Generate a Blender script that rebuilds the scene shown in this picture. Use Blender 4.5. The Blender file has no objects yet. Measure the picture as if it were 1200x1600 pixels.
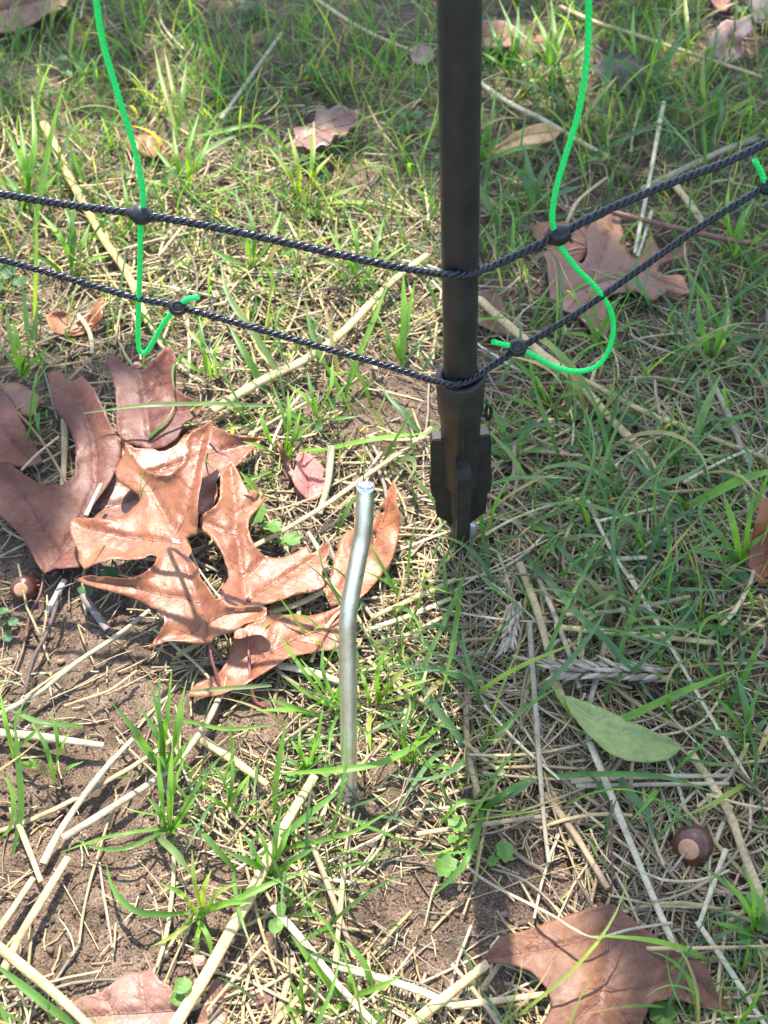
import bpy, bmesh, math, random
import numpy as np
from mathutils import Vector, Matrix
from mathutils.geometry import delaunay_2d_cdt

S = bpy.context.scene
C = S.collection
R = math.radians
random.seed(11)
rng = np.random.default_rng(11)

# ------------------------------------------------------------------ camera, sky, sun
CAM_H = 0.60; PITCH = R(52.3); F = 1700.0
cd = bpy.data.cameras.new('camera'); cam = bpy.data.objects.new('camera', cd); C.objects.link(cam)
cam.location = (0, 0, CAM_H); cam.rotation_euler = (R(90) - PITCH, 0, 0)
cd.sensor_fit = 'VERTICAL'; cd.sensor_height = 24.0; cd.lens = 24.0 * F / 1600.0
cd.clip_start = 0.02; cd.clip_end = 500
cd.dof.use_dof = True; cd.dof.focus_distance = 0.64; cd.dof.aperture_fstop = 8.0
S.camera = cam
S.view_settings.view_transform = 'Standard'; S.view_settings.look = 'None'
S.view_settings.exposure = 1.8; S.view_settings.gamma = 1.0
S.view_settings.use_curve_mapping = False

SUN_EL = R(60)
sh = Vector((0.12, -0.99, 0)).normalized()
TO_SUN = Vector((-sh.x * math.cos(SUN_EL), -sh.y * math.cos(SUN_EL), math.sin(SUN_EL)))
w = bpy.data.worlds.new('World'); S.world = w; w.use_nodes = True
nt = w.node_tree; nt.nodes.clear()
sky = nt.nodes.new('ShaderNodeTexSky'); sky.sky_type = 'NISHITA'; sky.sun_disc = False
sky.sun_elevation = SUN_EL; sky.sun_rotation = math.atan2(TO_SUN.x, TO_SUN.y)
bg = nt.nodes.new('ShaderNodeBackground'); bg.inputs[1].default_value = 0.15
wo = nt.nodes.new('ShaderNodeOutputWorld')
nt.links.new(sky.outputs[0], bg.inputs[0]); nt.links.new(bg.outputs[0], wo.inputs[0])
sd = bpy.data.lights.new('sun', 'SUN'); sd.energy = 3.4; sd.angle = R(0.5); sd.color = (1.0, 0.955, 0.88)
so = bpy.data.objects.new('sun', sd); C.objects.link(so)
so.rotation_euler = TO_SUN.to_track_quat('Z', 'Y').to_euler(); so.location = TO_SUN * 5

# ------------------------------------------------------------------ measuring helpers
cp, sp = math.cos(PITCH), math.sin(PITCH)
def ray(px, py):
    u = (px - 600.0) / F; v = (800.0 - py) / F
    return u, cp + v * sp, -sp + v * cp
def lattice(seed, n=256):
    return np.random.default_rng(seed).random((n, n))
LAT = {}
def vnoise(x, y, scale, seed):
    if seed not in LAT: LAT[seed] = lattice(seed)
    L = LAT[seed]
    x = np.asarray(x) / scale + 1000.3; y = np.asarray(y) / scale + 1000.7
    xi = np.floor(x).astype(int); yi = np.floor(y).astype(int)
    fx = x - xi; fy = y - yi
    fx = fx * fx * fx * (fx * (fx * 6 - 15) + 10); fy = fy * fy * fy * (fy * (fy * 6 - 15) + 10)
    a = L[xi & 255, yi & 255]; b = L[(xi + 1) & 255, yi & 255]
    c = L[xi & 255, (yi + 1) & 255]; d = L[(xi + 1) & 255, (yi + 1) & 255]
    return (a * (1 - fx) + b * fx) * (1 - fy) + (c * (1 - fx) + d * fx) * fy - 0.5
def H(x, y):                                   # broad lie of the ground
    return vnoise(x, y, .31, 1) * .022 + vnoise(x, y, .105, 2) * .011 + vnoise(x, y, .045, 3) * .005
def fine(x, y):
    a = vnoise(x, y, .021, 4) * .0042 + vnoise(x, y, .009, 5) * .0026 + vnoise(x, y, .0043, 6) * .0016
    r = np.abs(vnoise(x, y, .028, 7)) * 2
    return a - np.clip(.12 - r, 0, 1) * .018
def at(px, py, z=0.0):                         # photo measurement -> place, z above the ground there
    dx, dy, dz = ray(np.asarray(px, float), np.asarray(py, float))
    t = (z - CAM_H) / dz
    for _ in range(4):
        x = dx * t; y = dy * t
        t = (H(x, y) + z - CAM_H) / dz
    return np.stack([dx * t, dy * t, CAM_H + dz * t], -1)
def atY(px, py, Y):
    dx, dy, dz = ray(px, py); t = Y / dy
    return Vector((dx * t, Y, CAM_H + dz * t))
def atZ(px, py, Z):
    dx, dy, dz = ray(px, py)
    return Vector((dx * Z, dy * Z, CAM_H + dz * Z))
def proj(P):
    P = np.asarray(P, float); q = P - np.array([0, 0, CAM_H])
    z = q[..., 1] * cp - q[..., 2] * sp
    v = q[..., 1] * sp + q[..., 2] * cp
    return 600 + F * q[..., 0] / z, 800 - F * v / z, z
def depth(P): return proj(P)[2]

# ------------------------------------------------------------------ object helpers
def tag(o, label=None, cat=None, group=None, kind=None):
    if label: o['label'] = label
    if cat: o['category'] = cat
    if group: o['group'] = group
    if kind: o['kind'] = kind
    return o
def thing(name, label, cat, loc=(0, 0, 0), group=None):
    o = bpy.data.objects.new(name, None); C.objects.link(o); o.location = loc
    o.empty_display_size = .01
    return tag(o, label, cat, group)
def link(name, me, mat, parent=None):
    if mat and not me.materials: me.materials.append(mat)
    o = bpy.data.objects.new(name, me); C.objects.link(o)
    if parent:
        o.parent = parent; o.matrix_parent_inverse = Matrix() if parent.parent else Matrix.Translation(-Vector(parent.location))
    return o
def npmesh(name, V, Q, col=None, smooth=True):
    me = bpy.data.meshes.new(name)
    V = np.ascontiguousarray(V, dtype=np.float32).reshape(-1, 3); Q = np.ascontiguousarray(Q, dtype=np.int32)
    k = Q.shape[1]; n = len(Q)
    me.vertices.add(len(V)); me.vertices.foreach_set('co', V.ravel())
    me.loops.add(n * k); me.loops.foreach_set('vertex_index', Q.ravel())
    me.polygons.add(n); me.polygons.foreach_set('loop_start', np.arange(0, n * k, k, dtype=np.int32))
    me.update(calc_edges=True)
    if smooth: me.polygons.foreach_set('use_smooth', np.ones(n, dtype=bool))
    if col is not None:
        a = me.color_attributes.new('Col', 'FLOAT_COLOR', 'POINT')
        c4 = np.ones((len(V), 4), np.float32); c4[:, :3] = col
        a.data.foreach_set('color', c4.ravel())
    me.validate(); return me
def sweep(P, W, K=3, flat=.5, up=None, col=None, closed=False, fold=.35):
    """P (N,S,3) paths, W (N,S) half widths -> verts, quads, colours. Open ribbons with a fold or closed flattened tubes."""
    N, Sg, _ = P.shape
    T = np.gradient(P, axis=1); T /= np.linalg.norm(T, axis=2, keepdims=True) + 1e-9
    if up is None: up = np.tile([0, 0, 1.0], (N, 1))
    U = np.broadcast_to(up[:, None, :], P.shape)
    B = np.cross(T, U); B /= np.linalg.norm(B, axis=2, keepdims=True) + 1e-6
    Nn = np.cross(B, T)
    if closed:
        a = np.arange(K) / K * 2 * np.pi
        V = P[:, :, None, :] + W[:, :, None, None] * (B[:, :, None, :] * np.cos(a)[None, None, :, None] + Nn[:, :, None, :] * (np.sin(a) * flat)[None, None, :, None])
    else:
        s = np.linspace(-1, 1, K)
        V = P[:, :, None, :] + W[:, :, None, None] * (B[:, :, None, :] * s[None, None, :, None] + Nn[:, :, None, :] * (np.abs(s) * fold)[None, None, :, None])
    idx = np.arange(N * Sg * K).reshape(N, Sg, K)
    if closed:
        a0 = idx[:, :-1, :]; b0 = np.roll(idx, -1, axis=2)[:, :-1, :]; c0 = np.roll(idx, -1, axis=2)[:, 1:, :]; d0 = idx[:, 1:, :]
    else:
        a0 = idx[:, :-1, :-1]; b0 = idx[:, :-1, 1:]; c0 = idx[:, 1:, 1:]; d0 = idx[:, 1:, :-1]
    Q = np.stack([a0, b0, c0, d0], -1).reshape(-1, 4)
    cc = None
    if col is not None:
        if col.ndim == 2: cc = np.repeat(col, Sg * K, axis=0)
        else: cc = np.repeat(col.reshape(-1, 3), K, axis=0)
    return V.reshape(-1, 3), Q, cc
def cat(parts):
    Vs, Qs, Cs, o = [], [], [], 0
    for V, Q, c in parts:
        Vs.append(V); Qs.append(Q + o); Cs.append(c); o += len(V)
    return np.concatenate(Vs), np.concatenate(Qs), (np.concatenate(Cs) if Cs[0] is not None else None)
def spline(pts, n):
    """Catmull-Rom through pts resampled to n points (any dimension)."""
    p = np.asarray(pts, float)
    if len(p) == 2: 
        t = np.linspace(0, 1, n)[:, None]; return p[0] * (1 - t) + p[1] * t
    p = np.vstack([2 * p[0] - p[1], p, 2 * p[-1] - p[-2]])
    m = len(p) - 3
    t = np.linspace(0, m - 1e-6, n); i = t.astype(int); f = (t - i)[:, None]
    a, b, c, d = p[i], p[i + 1], p[i + 2], p[i + 3]
    return .5 * (2 * b + (c - a) * f + (2 * a - 5 * b + 4 * c - d) * f ** 2 + (3 * b - a - 3 * c + d) * f ** 3)
def resample(p, n):
    p = np.asarray(p, float); L = np.r_[0, np.cumsum(np.linalg.norm(np.diff(p, axis=0), axis=1))]
    t = np.linspace(0, L[-1], n); return np.stack([np.interp(t, L, p[:, k]) for k in range(p.shape[1])], -1)
def tube(path, rad, K=10, n=None, flat=1.0, caps=True):
    P = np.asarray(path, float); n = n or len(P)
    rad = np.full(len(P), rad) if np.isscalar(rad) else np.asarray(rad, float)
    T = np.gradient(P, axis=0); T /= np.linalg.norm(T, axis=1, keepdims=True) + 1e-12
    ref = np.array([0, 0, 1.0]) if abs(T[0, 2]) < .8 else np.array([0, 1.0, 0])
    nn = ref - T[0] * ref.dot(T[0]); nn /= np.linalg.norm(nn); V = []
    a = np.arange(K) / K * 2 * np.pi
    for i in range(len(P)):
        nn = nn - T[i] * nn.dot(T[i]); nn /= np.linalg.norm(nn) + 1e-12
        b = np.cross(T[i], nn)
        V.append(P[i] + rad[i] * (np.cos(a)[:, None] * b + np.sin(a)[:, None] * nn * flat))
    V = np.concatenate(V); idx = np.arange(len(V)).reshape(-1, K); r = np.roll(idx, -1, 1)
    Q = np.stack([idx[:-1], r[:-1], r[1:], idx[1:]], -1).reshape(-1, 4)
    if caps:
        V = np.vstack([V, P[0], P[-1]]); c0, c1 = len(V) - 2, len(V) - 1
        q0 = np.stack([r[0], idx[0], np.full(K, c0), np.full(K, c0)], -1)
        q1 = np.stack([idx[-1], r[-1], np.full(K, c1), np.full(K, c1)], -1)
        return V, Q, (q0, q1)
    return V, Q, None
def tube_mesh(name, path, rad, K=10, flat=1.0, multi=None):
    parts = multi or [(path, rad, K, flat)]
    verts, faces = [], []
    for pa, ra, k, fl in parts:
        V, Q, cp_ = tube(pa, ra, k, flat=fl); o = len(verts)
        verts += [tuple(v) for v in V]; faces += [tuple(int(i) + o for i in q) for q in Q]
        for q in cp_: faces += [tuple(int(i) + o for i in t[:3]) for t in q]
    me = bpy.data.meshes.new(name); me.from_pydata(verts, [], faces)
    for p in me.polygons: p.use_smooth = len(p.vertices) == 4
    me.update(); return me
def lathe(name, prof, K=32, M=None):
    verts, faces = [], []
    for r, z in prof:
        for k in range(K):
            a = 2 * math.pi * k / K; verts.append(Vector((r * math.cos(a), r * math.sin(a), z)))
    if M is not None: verts = [M @ v for v in verts]
    for i in range(len(prof) - 1):
        for k in range(K):
            l = (k + 1) % K; faces.append((i * K + k, i * K + l, (i + 1) * K + l, (i + 1) * K + k))
    me = bpy.data.meshes.new(name); me.from_pydata([tuple(v) for v in verts], [], faces)
    for p in me.polygons: p.use_smooth = True
    me.update(); return me

# ------------------------------------------------------------------ materials
class NB:
    def __init__(s, name):
        s.m = bpy.data.materials.new(name); s.m.use_nodes = True; s.t = s.m.node_tree; s.t.nodes.clear()
        s.out = s.n('ShaderNodeOutputMaterial')
    def n(s, kind, **kw):
        nd = s.t.nodes.new(kind)
        for k, v in kw.items():
            if k.startswith('i_'): 
                key = k[2:]; key = int(key) if key.isdigit() else key.replace('_', ' ')
                nd.inputs[key].default_value = v
            else: setattr(nd, k, v)
        return nd
    def l(s, a, b): s.t.links.new(a, b)
    def noise(s, vec, scale, detail=3, rough=.55):
        nd = s.n('ShaderNodeTexNoise'); nd.inputs['Scale'].default_value = scale; nd.inputs['Detail'].default_value = detail
        nd.inputs['Roughness'].default_value = rough
        if vec: s.l(vec, nd.inputs['Vector'])
        return nd.outputs['Fac']
    def ramp(s, fac, stops):
        r = s.n('ShaderNodeValToRGB'); e = r.color_ramp.elements
        while len(e) < len(stops): e.new(.5)
        for el, (p, c) in zip(e, stops): el.position = p; el.color = (*c, 1) if len(c) == 3 else c
        s.l(fac, r.inputs[0]); return r.outputs[0]
    def mix(s, fac, a, b, mode='MIX'):
        m = s.n('ShaderNodeMix', data_type='RGBA', blend_type=mode)
        for src, i in ((fac, 0), (a, 6), (b, 7)):
            if hasattr(src, 'links') or isinstance(src, bpy.types.NodeSocket): s.l(src, m.inputs[i])
            else: m.inputs[i].default_value = src if i == 0 else (*src, 1)
        return m.outputs[2]
    def math(s, op, a, b=0.0):
        m = s.n('ShaderNodeMath', operation=op)
        for src, i in ((a, 0), (b, 1)):
            if isinstance(src, bpy.types.NodeSocket): s.l(src, m.inputs[i])
            else: m.inputs[i].default_value = src
        return m.outputs[0]
    def bump(s, h, strength=.3, dist=.001):
        b = s.n('ShaderNodeBump'); b.inputs['Strength'].default_value = strength; b.inputs['Distance'].default_value = dist
        s.l(h, b.inputs['Height']); return b.outputs[0]
    def pbr(s, color, rough=.6, metal=0, spec=.5, normal=None, **kw):
        p = s.n('ShaderNodeBsdfPrincipled')
        for src, key in ((color, 'Base Color'), (rough, 'Roughness'), (metal, 'Metallic')):
            if isinstance(src, bpy.types.NodeSocket): s.l(src, p.inputs[key])
            else: p.inputs[key].default_value = (*src, 1) if key == 'Base Color' else src
        p.inputs['Specular IOR Level'].default_value = spec
        if normal: s.l(normal, p.inputs['Normal'])
        for k, v in kw.items(): p.inputs[k.replace('_', ' ')].default_value = v
        return p.outputs[0]
    def done(s, sh_): s.l(sh_, s.out.inputs[0]); return s.m
    def obj(s):
        return s.n('ShaderNodeTexCoord').outputs['Object']
    def pos(s): return s.n('ShaderNodeNewGeometry').outputs['Position']
    def col(s):
        a = s.n('ShaderNodeAttribute'); a.attribute_name = 'Col'; return a.outputs['Color']

def m_soil():
    b = NB('soil'); p = b.pos()
    c = b.ramp(b.noise(p, 45, 6, .65), [(.25, (.066, .045, .03)), (.5, (.155, .106, .07)), (.75, (.28, .2, .14))])
    g = b.ramp(b.noise(p, 900, 3, .7), [(.38, (.35, .33, .32)), (.55, (1, 1, 1)), (.68, (1.9, 1.75, 1.6))])
    c = b.mix(1.0, c, g, 'MULTIPLY')
    # beyond the built litter the ground reads as worn turf
    ln = b.n('ShaderNodeVectorMath', operation='LENGTH'); b.l(p, ln.inputs[0])
    far = b.n('ShaderNodeMapRange', i_1=1.7, i_2=2.6); b.l(ln.outputs['Value'], far.inputs[0])
    gr = b.ramp(b.noise(p, 22, 8, .75), [(.3, (.06, .045, .03)), (.45, (.05, .09, .025)), (.6, (.09, .15, .04)), (.75, (.3, .25, .15))])
    c = b.mix(far.outputs[0], c, gr)
    h = b.math('ADD', b.noise(p, 420, 5, .7), b.math('MULTIPLY', b.noise(p, 1500, 2), .5))
    return b.done(b.pbr(c, .92, 0, .25, b.bump(h, .8, .0012)))
def m_fibre(name, trans=.25, rough=.55, streak=600, spec=.35, dots=False):
    b = NB(name); c = b.col(); p = b.pos()
    n1 = b.noise(p, 90, 3); n2 = b.noise(p, streak, 2)
    c1 = b.mix(1.0, c, b.ramp(n1, [(.3, (.72, .70, .68)), (.65, (1.15, 1.12, 1.08))]), 'MULTIPLY')
    c1 = b.mix(1.0, c1, b.ramp(n2, [(.35, (.8, .78, .76)), (.6, (1.08, 1.07, 1.06))]), 'MULTIPLY')
    s1 = b.pbr(c1, rough, 0, spec, b.bump(n2, .35, .0004))
    tr = b.n('ShaderNodeBsdfTranslucent'); b.l(c1, tr.inputs[0])
    mx = b.n('ShaderNodeMixShader'); mx.inputs[0].default_value = trans
    b.l(s1, mx.inputs[1]); b.l(tr.outputs[0], mx.inputs[2])
    return b.done(mx.outputs[0])
def m_grass():
    b = NB('grass_blade'); c = b.col(); p = b.pos()
    n1 = b.noise(p, 60, 3); n2 = b.noise(p, 1400, 1)
    c1 = b.mix(1.0, c, b.ramp(n1, [(.3, (.75, .78, .8)), (.7, (1.2, 1.15, 1.0))]), 'MULTIPLY')
    s1 = b.pbr(c1, .42, 0, .45, b.bump(n2, .25, .0003))
    tr = b.n('ShaderNodeBsdfTranslucent'); b.l(b.mix(1.0, c1, (1.65, 1.75, .55), 'MULTIPLY'), tr.inputs[0])
    mx = b.n('ShaderNodeMixShader'); mx.inputs[0].default_value = .48
    b.l(s1, mx.inputs[1]); b.l(tr.outputs[0], mx.inputs[2])
    return b.done(mx.outputs[0])
def m_leaf(name, c1, c2, rough=.48, trans=.10, spot=.0, spec=.38, seed=0.0, dust=0.0):
    rough -= .06; spec += .1
    b = NB(name); p = b.pos()
    mp = b.n('ShaderNodeMapping'); mp.inputs['Location'].default_value = (seed, seed * .7, 0); b.l(p, mp.inputs[0]); v = mp.outputs[0]
    c = b.mix(b.ramp(b.noise(v, 26, 4, .6), [(.36, (0, 0, 0)), (.62, (1, 1, 1))]), c1, c2)
    c = b.mix(1.0, c, b.ramp(b.noise(v, 240, 4, .7), [(.3, (.78, .76, .74)), (.65, (1.12, 1.1, 1.08))]), 'MULTIPLY')
    # fine net of veinlets
    vo = b.n('ShaderNodeTexVoronoi', feature='DISTANCE_TO_EDGE'); vo.inputs['Scale'].default_value = 420; b.l(v, vo.inputs['Vector'])
    net = b.ramp(vo.outputs['Distance'], [(0.0, (.0, .0, .0)), (.08, (1, 1, 1))])
    c = b.mix(.18, c, b.mix(1.0, c, net, 'MULTIPLY'))
    vb = b.n('ShaderNodeTexVoronoi', feature='DISTANCE_TO_EDGE'); vb.inputs['Scale'].default_value = 110; b.l(v, vb.inputs['Vector'])
    sp_ = b.ramp(b.noise(v, 330, 2), [(.70, (0, 0, 0)), (.76, (1, 1, 1))])
    c = b.mix(b.math('MULTIPLY', sp_, .55 + spot), c, (.09, .045, .03))
    sq_ = b.ramp(b.noise(v, 75, 5, .75), [(.60, (0, 0, 0)), (.68, (1, 1, 1))])
    c = b.mix(b.math('MULTIPLY', sq_, .28), c, (.10, .05, .035))
    if dust:
        c = b.mix(b.math('MULTIPLY', b.ramp(b.noise(v, 700, 3, .8), [(.55, (0, 0, 0)), (.7, (1, 1, 1))]), dust), c, (.42, .36, .3))
    rg = b.ramp(b.noise(v, 55, 3), [(.3, (rough - .1,) * 3), (.7, (rough + .14,) * 3)])
    hh = b.math('ADD', b.math('MULTIPLY', vb.outputs['Distance'], .8), b.math('MULTIPLY', b.noise(v, 500, 3), .35))
    s1 = b.pbr(c, rg, 0, spec, b.bump(hh, .55, .0012))
    tr = b.n('ShaderNodeBsdfTranslucent'); b.l(b.mix(1.0, c, (1.5, .9, .5), 'MULTIPLY'), tr.inputs[0])
    mx = b.n('ShaderNodeMixShader'); mx.inputs[0].default_value = trans
    b.l(s1, mx.inputs[1]); b.l(tr.outputs[0], mx.inputs[2])
    return b.done(mx.outputs[0])
def m_simple(name, c1, c2, scale, rough=.5, metal=0, spec=.5, bs=.2, bd=.0004, stretch=None, **kw):
    b = NB(name); v = b.pos()
    if stretch:
        mp = b.n('ShaderNodeMapping'); mp.inputs['Scale'].default_value = stretch; b.l(v, mp.inputs[0]); v = mp.outputs[0]
    n = b.noise(v, scale, 4, .65)
    c = b.ramp(n, [(.3, c1), (.7, c2)])
    rg = b.ramp(b.noise(v, scale * .4, 3), [(.3, (max(rough - .1, .05),) * 3), (.7, (rough + .12,) * 3)])
    return b.done(b.pbr(c, rg, metal, spec, b.bump(b.noise(v, scale * 3, 3), bs, bd), **kw))

M_SOIL = m_soil()
M_STRAW = m_fibre('dry_straw', .22)
M_GRASS = m_grass()
def m_plastic():
    b = NB('black_plastic'); v = b.pos()
    mp = b.n('ShaderNodeMapping'); mp.inputs['Scale'].default_value = (1, 1, .15); mp.inputs['Rotation'].default_value = (.2, .1, 0); b.l(v, mp.inputs[0])
    c = b.ramp(b.noise(v, 40, 6, .75), [(.35, (.011, .0105, .0105)), (.75, (.034, .031, .028))])
    sc_ = b.ramp(b.noise(mp.outputs[0], 800, 4, .8), [(.66, (0, 0, 0)), (.74, (1, 1, 1))])
    c = b.mix(b.math('MULTIPLY', sc_, .4), c, (.10, .09, .08))
    rg = b.ramp(b.noise(v, 30, 4), [(.3, (.34,) * 3), (.7, (.52,) * 3)])
    return b.done(b.pbr(c, rg, 0, .45, b.bump(b.noise(mp.outputs[0], 500, 4, .7), .12, .0003)))
M_PLAST = m_plastic()
def m_socket():
    b = NB('dusty_black_plastic'); v = b.pos()
    c = b.ramp(b.noise(v, 60, 5, .7), [(.35, (.014, .0125, .012)), (.75, (.045, .036, .028))])
    c = b.mix(b.ramp(b.noise(v, 1100, 2), [(.72, (0, 0, 0)), (.78, (.6, .6, .6))]), c, (.25, .2, .16))
    return b.done(b.pbr(c, .5, 0, .4, b.bump(b.noise(v, 300, 4), .15, .0004)))
M_SOCKET = m_socket()
M_CORD = m_simple('black_cord', (.007, .007, .01), (.02, .02, .026), 400, .28, 0, .5, .4, .0003)
M_WIRE = m_simple('steel_wire', (.55, .55, .56), (.75, .75, .76), 300, .3, 1.0)
M_GREEN = m_simple('green_cord', (.0, .66, .095), (.02, .86, .18), 500, .42, 0, .45, .4, .0003)
def m_steel():
    b = NB('galvanised_steel'); v = b.pos()
    mp = b.n('ShaderNodeMapping'); mp.inputs['Scale'].default_value = (1, 1, .12); b.l(v, mp.inputs[0])
    n = b.noise(v, 90, 5, .7); s_ = b.noise(mp.outputs[0], 900, 3, .7)
    c = b.ramp(n, [(.3, (.74, .75, .77)), (.7, (.93, .94, .97))]); c = b.mix(.5, c, b.mix(1.0, c, b.ramp(s_, [(.35, (.8, .8, .79)), (.6, (1.05, 1.05, 1.05))]), 'MULTIPLY'))
    sx = b.n('ShaderNodeSeparateXYZ'); b.l(v, sx.inputs[0])
    mr = b.n('ShaderNodeMapRange', i_1=.045, i_2=.0); b.l(sx.outputs[2], mr.inputs[0])
    mud = b.ramp(b.math('ADD', b.noise(v, 350, 4, .7), b.math('MULTIPLY', mr.outputs[0], .35)), [(.74, (0, 0, 0)), (.82, (1, 1, 1))])
    c = b.mix(mud, c, (.17, .12, .09))
    met = b.math('SUBTRACT', 1.0, mud); rg = b.ramp(n, [(.3, (.27,) * 3), (.7, (.38,) * 3)])
    return b.done(b.pbr(c, rg, met, .5, b.bump(b.math('ADD', s_, mud), .3, .0003)))
M_STEEL = m_steel()
M_CUT = m_simple('sheared_steel', (.4, .4, .4), (.6, .6, .6), 700, .55, 1.0, .5, .6, .0006)
M_ACORN = m_simple('acorn_shell', (.07, .022, .014), (.15, .05, .028), 60, .22, 0, .6, .1, .0004, (1, 1, .3))
M_SCAR = m_simple('acorn_scar', (.42, .2, .1), (.56, .30, .16), 260, .7, 0, .3, .4)
M_BARK = m_simple('bark', (.07, .05, .038), (.16, .12, .09), 30, .9, 0, .2, 1.0, .01)
M_TWIG = m_simple('red_twig', (.16, .06, .04), (.26, .12, .08), 120, .55, 0, .4, .5)
M_CLOD = m_simple('clod', (.17, .11, .06), (.36, .25, .14), 260, .9, 0, .2, 1.0, .002)

# ------------------------------------------------------------------ ground: one sheet to the horizon
def axis(lo, hi, step, far):
    c = list(np.arange(lo, hi + step / 2, step)); d = step
    a = []; x = hi
    while x < far: d *= 1.16; x += d; a.append(x)
    d = step; b = []; x = lo
    while x > -far: d *= 1.16; x -= d; b.append(x)
    return np.array(b[::-1] + c + a)
gx = axis(-.56, .56, .0021, 120); gy = axis(.03, 1.22, .0021, 120)
GX, GY = np.meshgrid(gx, gy, indexing='ij')
GZ = H(GX, GY) + fine(GX, GY)
ii = np.arange(GX.size).reshape(GX.shape)
GQ = np.stack([ii[:-1, :-1], ii[1:, :-1], ii[1:, 1:], ii[:-1, 1:]], -1).reshape(-1, 4)
g = link('ground', npmesh('ground', np.stack([GX, GY, GZ], -1), GQ), M_SOIL); tag(g, kind='structure')

# ------------------------------------------------------------------ the black fence post
PB = at(720, 858, -.004); PY = float(PB[1])
PT = atY(718, -40, PY); AX = (PT - Vector(PB)).normalized()
PBv = Vector(PB)
def axh(py):
    t = np.linspace(-.05, 1.0, 4000); P = PB + t[:, None] * np.array(AX)
    return float(t[np.argmin(np.abs(proj(P)[1] - py))])
q = Vector((0, 0, 1)).rotation_difference(AX)
PM = Matrix.Translation(PBv) @ q.to_matrix().to_4x4()
rim = axh(585); step_ = axh(640); cyl0 = axh(752)
TR = .0094; SR = .0140
post = thing('fence_post', 'black plastic fence post standing upright in a finned ground socket', 'fence post', PBv)
tb = lathe('post_tube', [(TR * .2, cyl0), (TR, cyl0)] + [(TR, z) for z in np.linspace(rim - .01, 1.15, 30)] + [(TR * .9, 1.152), (0.0001, 1.152)], 40, PM)
link('post_tube', tb, M_PLAST, post)
sk = link('socket', lathe('socket', [(TR + .0003, rim - .02), (TR + .0003, rim - .001), (TR + .001, rim), (SR - .0012, rim), (SR - .0004, rim - .0004), (SR, rim - .0015), (SR - .0006, step_ + .001), (SR - .0019, step_ - .001),
      (SR - .0030, cyl0 + .002), (SR - .0040, cyl0), (SR - .0058, cyl0 - .004), (.0075, cyl0 - .03), (.004, .006), (.0005, -.02)], 48, PM), M_SOCKET, post)
z1, z2, z3, z4, z5 = axh(678), axh(700), axh(736), axh(762), axh(800)
prof = [(.008, z1), (.0168, z1 + .001), (.0182, z1 - .004), (.0186, z3 + .004), (.0194, z3 - .001), (.0196, (z3 + z4) / 2), (.019, z4 - .001), (.0168, z4 - .005), (.0164, z5 + .004), (.0155, z5 + .001), (.007, z5 - .008), (.003, z5 - .008)]
front = [(.008, z2 + .004), (.0195, z2 + .003), (.022, z2 - .004), (.0205, z2 - .03), (.0188, z3 - .014), (.0165, z5), (.0125, z5 - .02), (.0075, .012), (.004, -.006), (.001, -.006)]
def fin(pr, ang, th):
    bm = bmesh.new(); ra = Matrix.Rotation(ang, 4, 'Z'); fs = []
    for s in (-1, 1):
        fs.append([bm.verts.new(PM @ ra @ Vector((r, s * th / 2 * (1 if i else 1), z))) for i, (r, z) in enumerate(pr)])
    bm.faces.new(fs[0]); bm.faces.new(fs[1][::-1])
    n = len(pr)
    for i in range(n): bm.faces.new((fs[0][i], fs[1][i], fs[1][(i + 1) % n], fs[0][(i + 1) % n]))
    bmesh.ops.recalc_face_normals(bm, faces=bm.faces)
    bmesh.ops.bevel(bm, geom=[e for e in bm.edges], offset=.0006, segments=2, affect='EDGES')
    me = bpy.data.meshes.new('fin'); bm.to_mesh(me); bm.free(); return me
for ang, pr, th in ((R(-86), front, .0085), (R(4), prof, .007), (R(184), prof, .007), (R(94), prof, .007)):
    link('fin', fin(pr, ang, th), M_SOCKET, sk)
sm_ = tube_mesh('mould_seam', [tuple(PM @ Vector((math.cos(R(-86)) * (SR + .0001), math.sin(R(-86)) * (SR + .0001), z))) for z in np.linspace(rim - .002, z2 + .004, 12)], .00035, 6)
link('mould_seam', sm_, M_SOCKET, sk)
ring = [tuple(PM @ Vector((SR + .001 + .0035 * math.cos(a) * .45 + .0012, -.002, axh(642) + .006 * math.sin(a)))) for a in np.linspace(0, 2 * math.pi, 24)]
link('clip', tube_mesh('clip', ring, .0011, 8), M_PLAST, sk)
sp_m = m_simple('pale_metallic', (.5, .52, .58), (.75, .77, .82), 200, .35, .6)
bm = bmesh.new()
vs = [bm.verts.new(PM @ Vector(v)) for v in ((.006, -.006, .034), (.0098, -.004, .03), (.0075, -.004, .006), (.003, -.004, -.012), (.006, -.0035, .034), (.0098, -.002, .03), (.0075, -.002, .006), (.003, -.002, -.012))]
for f in ((0, 1, 2, 3), (7, 6, 5, 4), (0, 4, 5, 1), (1, 5, 6, 2), (2, 6, 7, 3), (3, 7, 4, 0)): bm.faces.new([vs[i] for i in f])
bmesh.ops.recalc_face_normals(bm, faces=bm.faces)
me = bpy.data.meshes.new('pale_blade'); bm.to_mesh(me); bm.free(); link('pale_blade', me, sp_m, post)  # small pale metallic blade at the foot of the post

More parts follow.
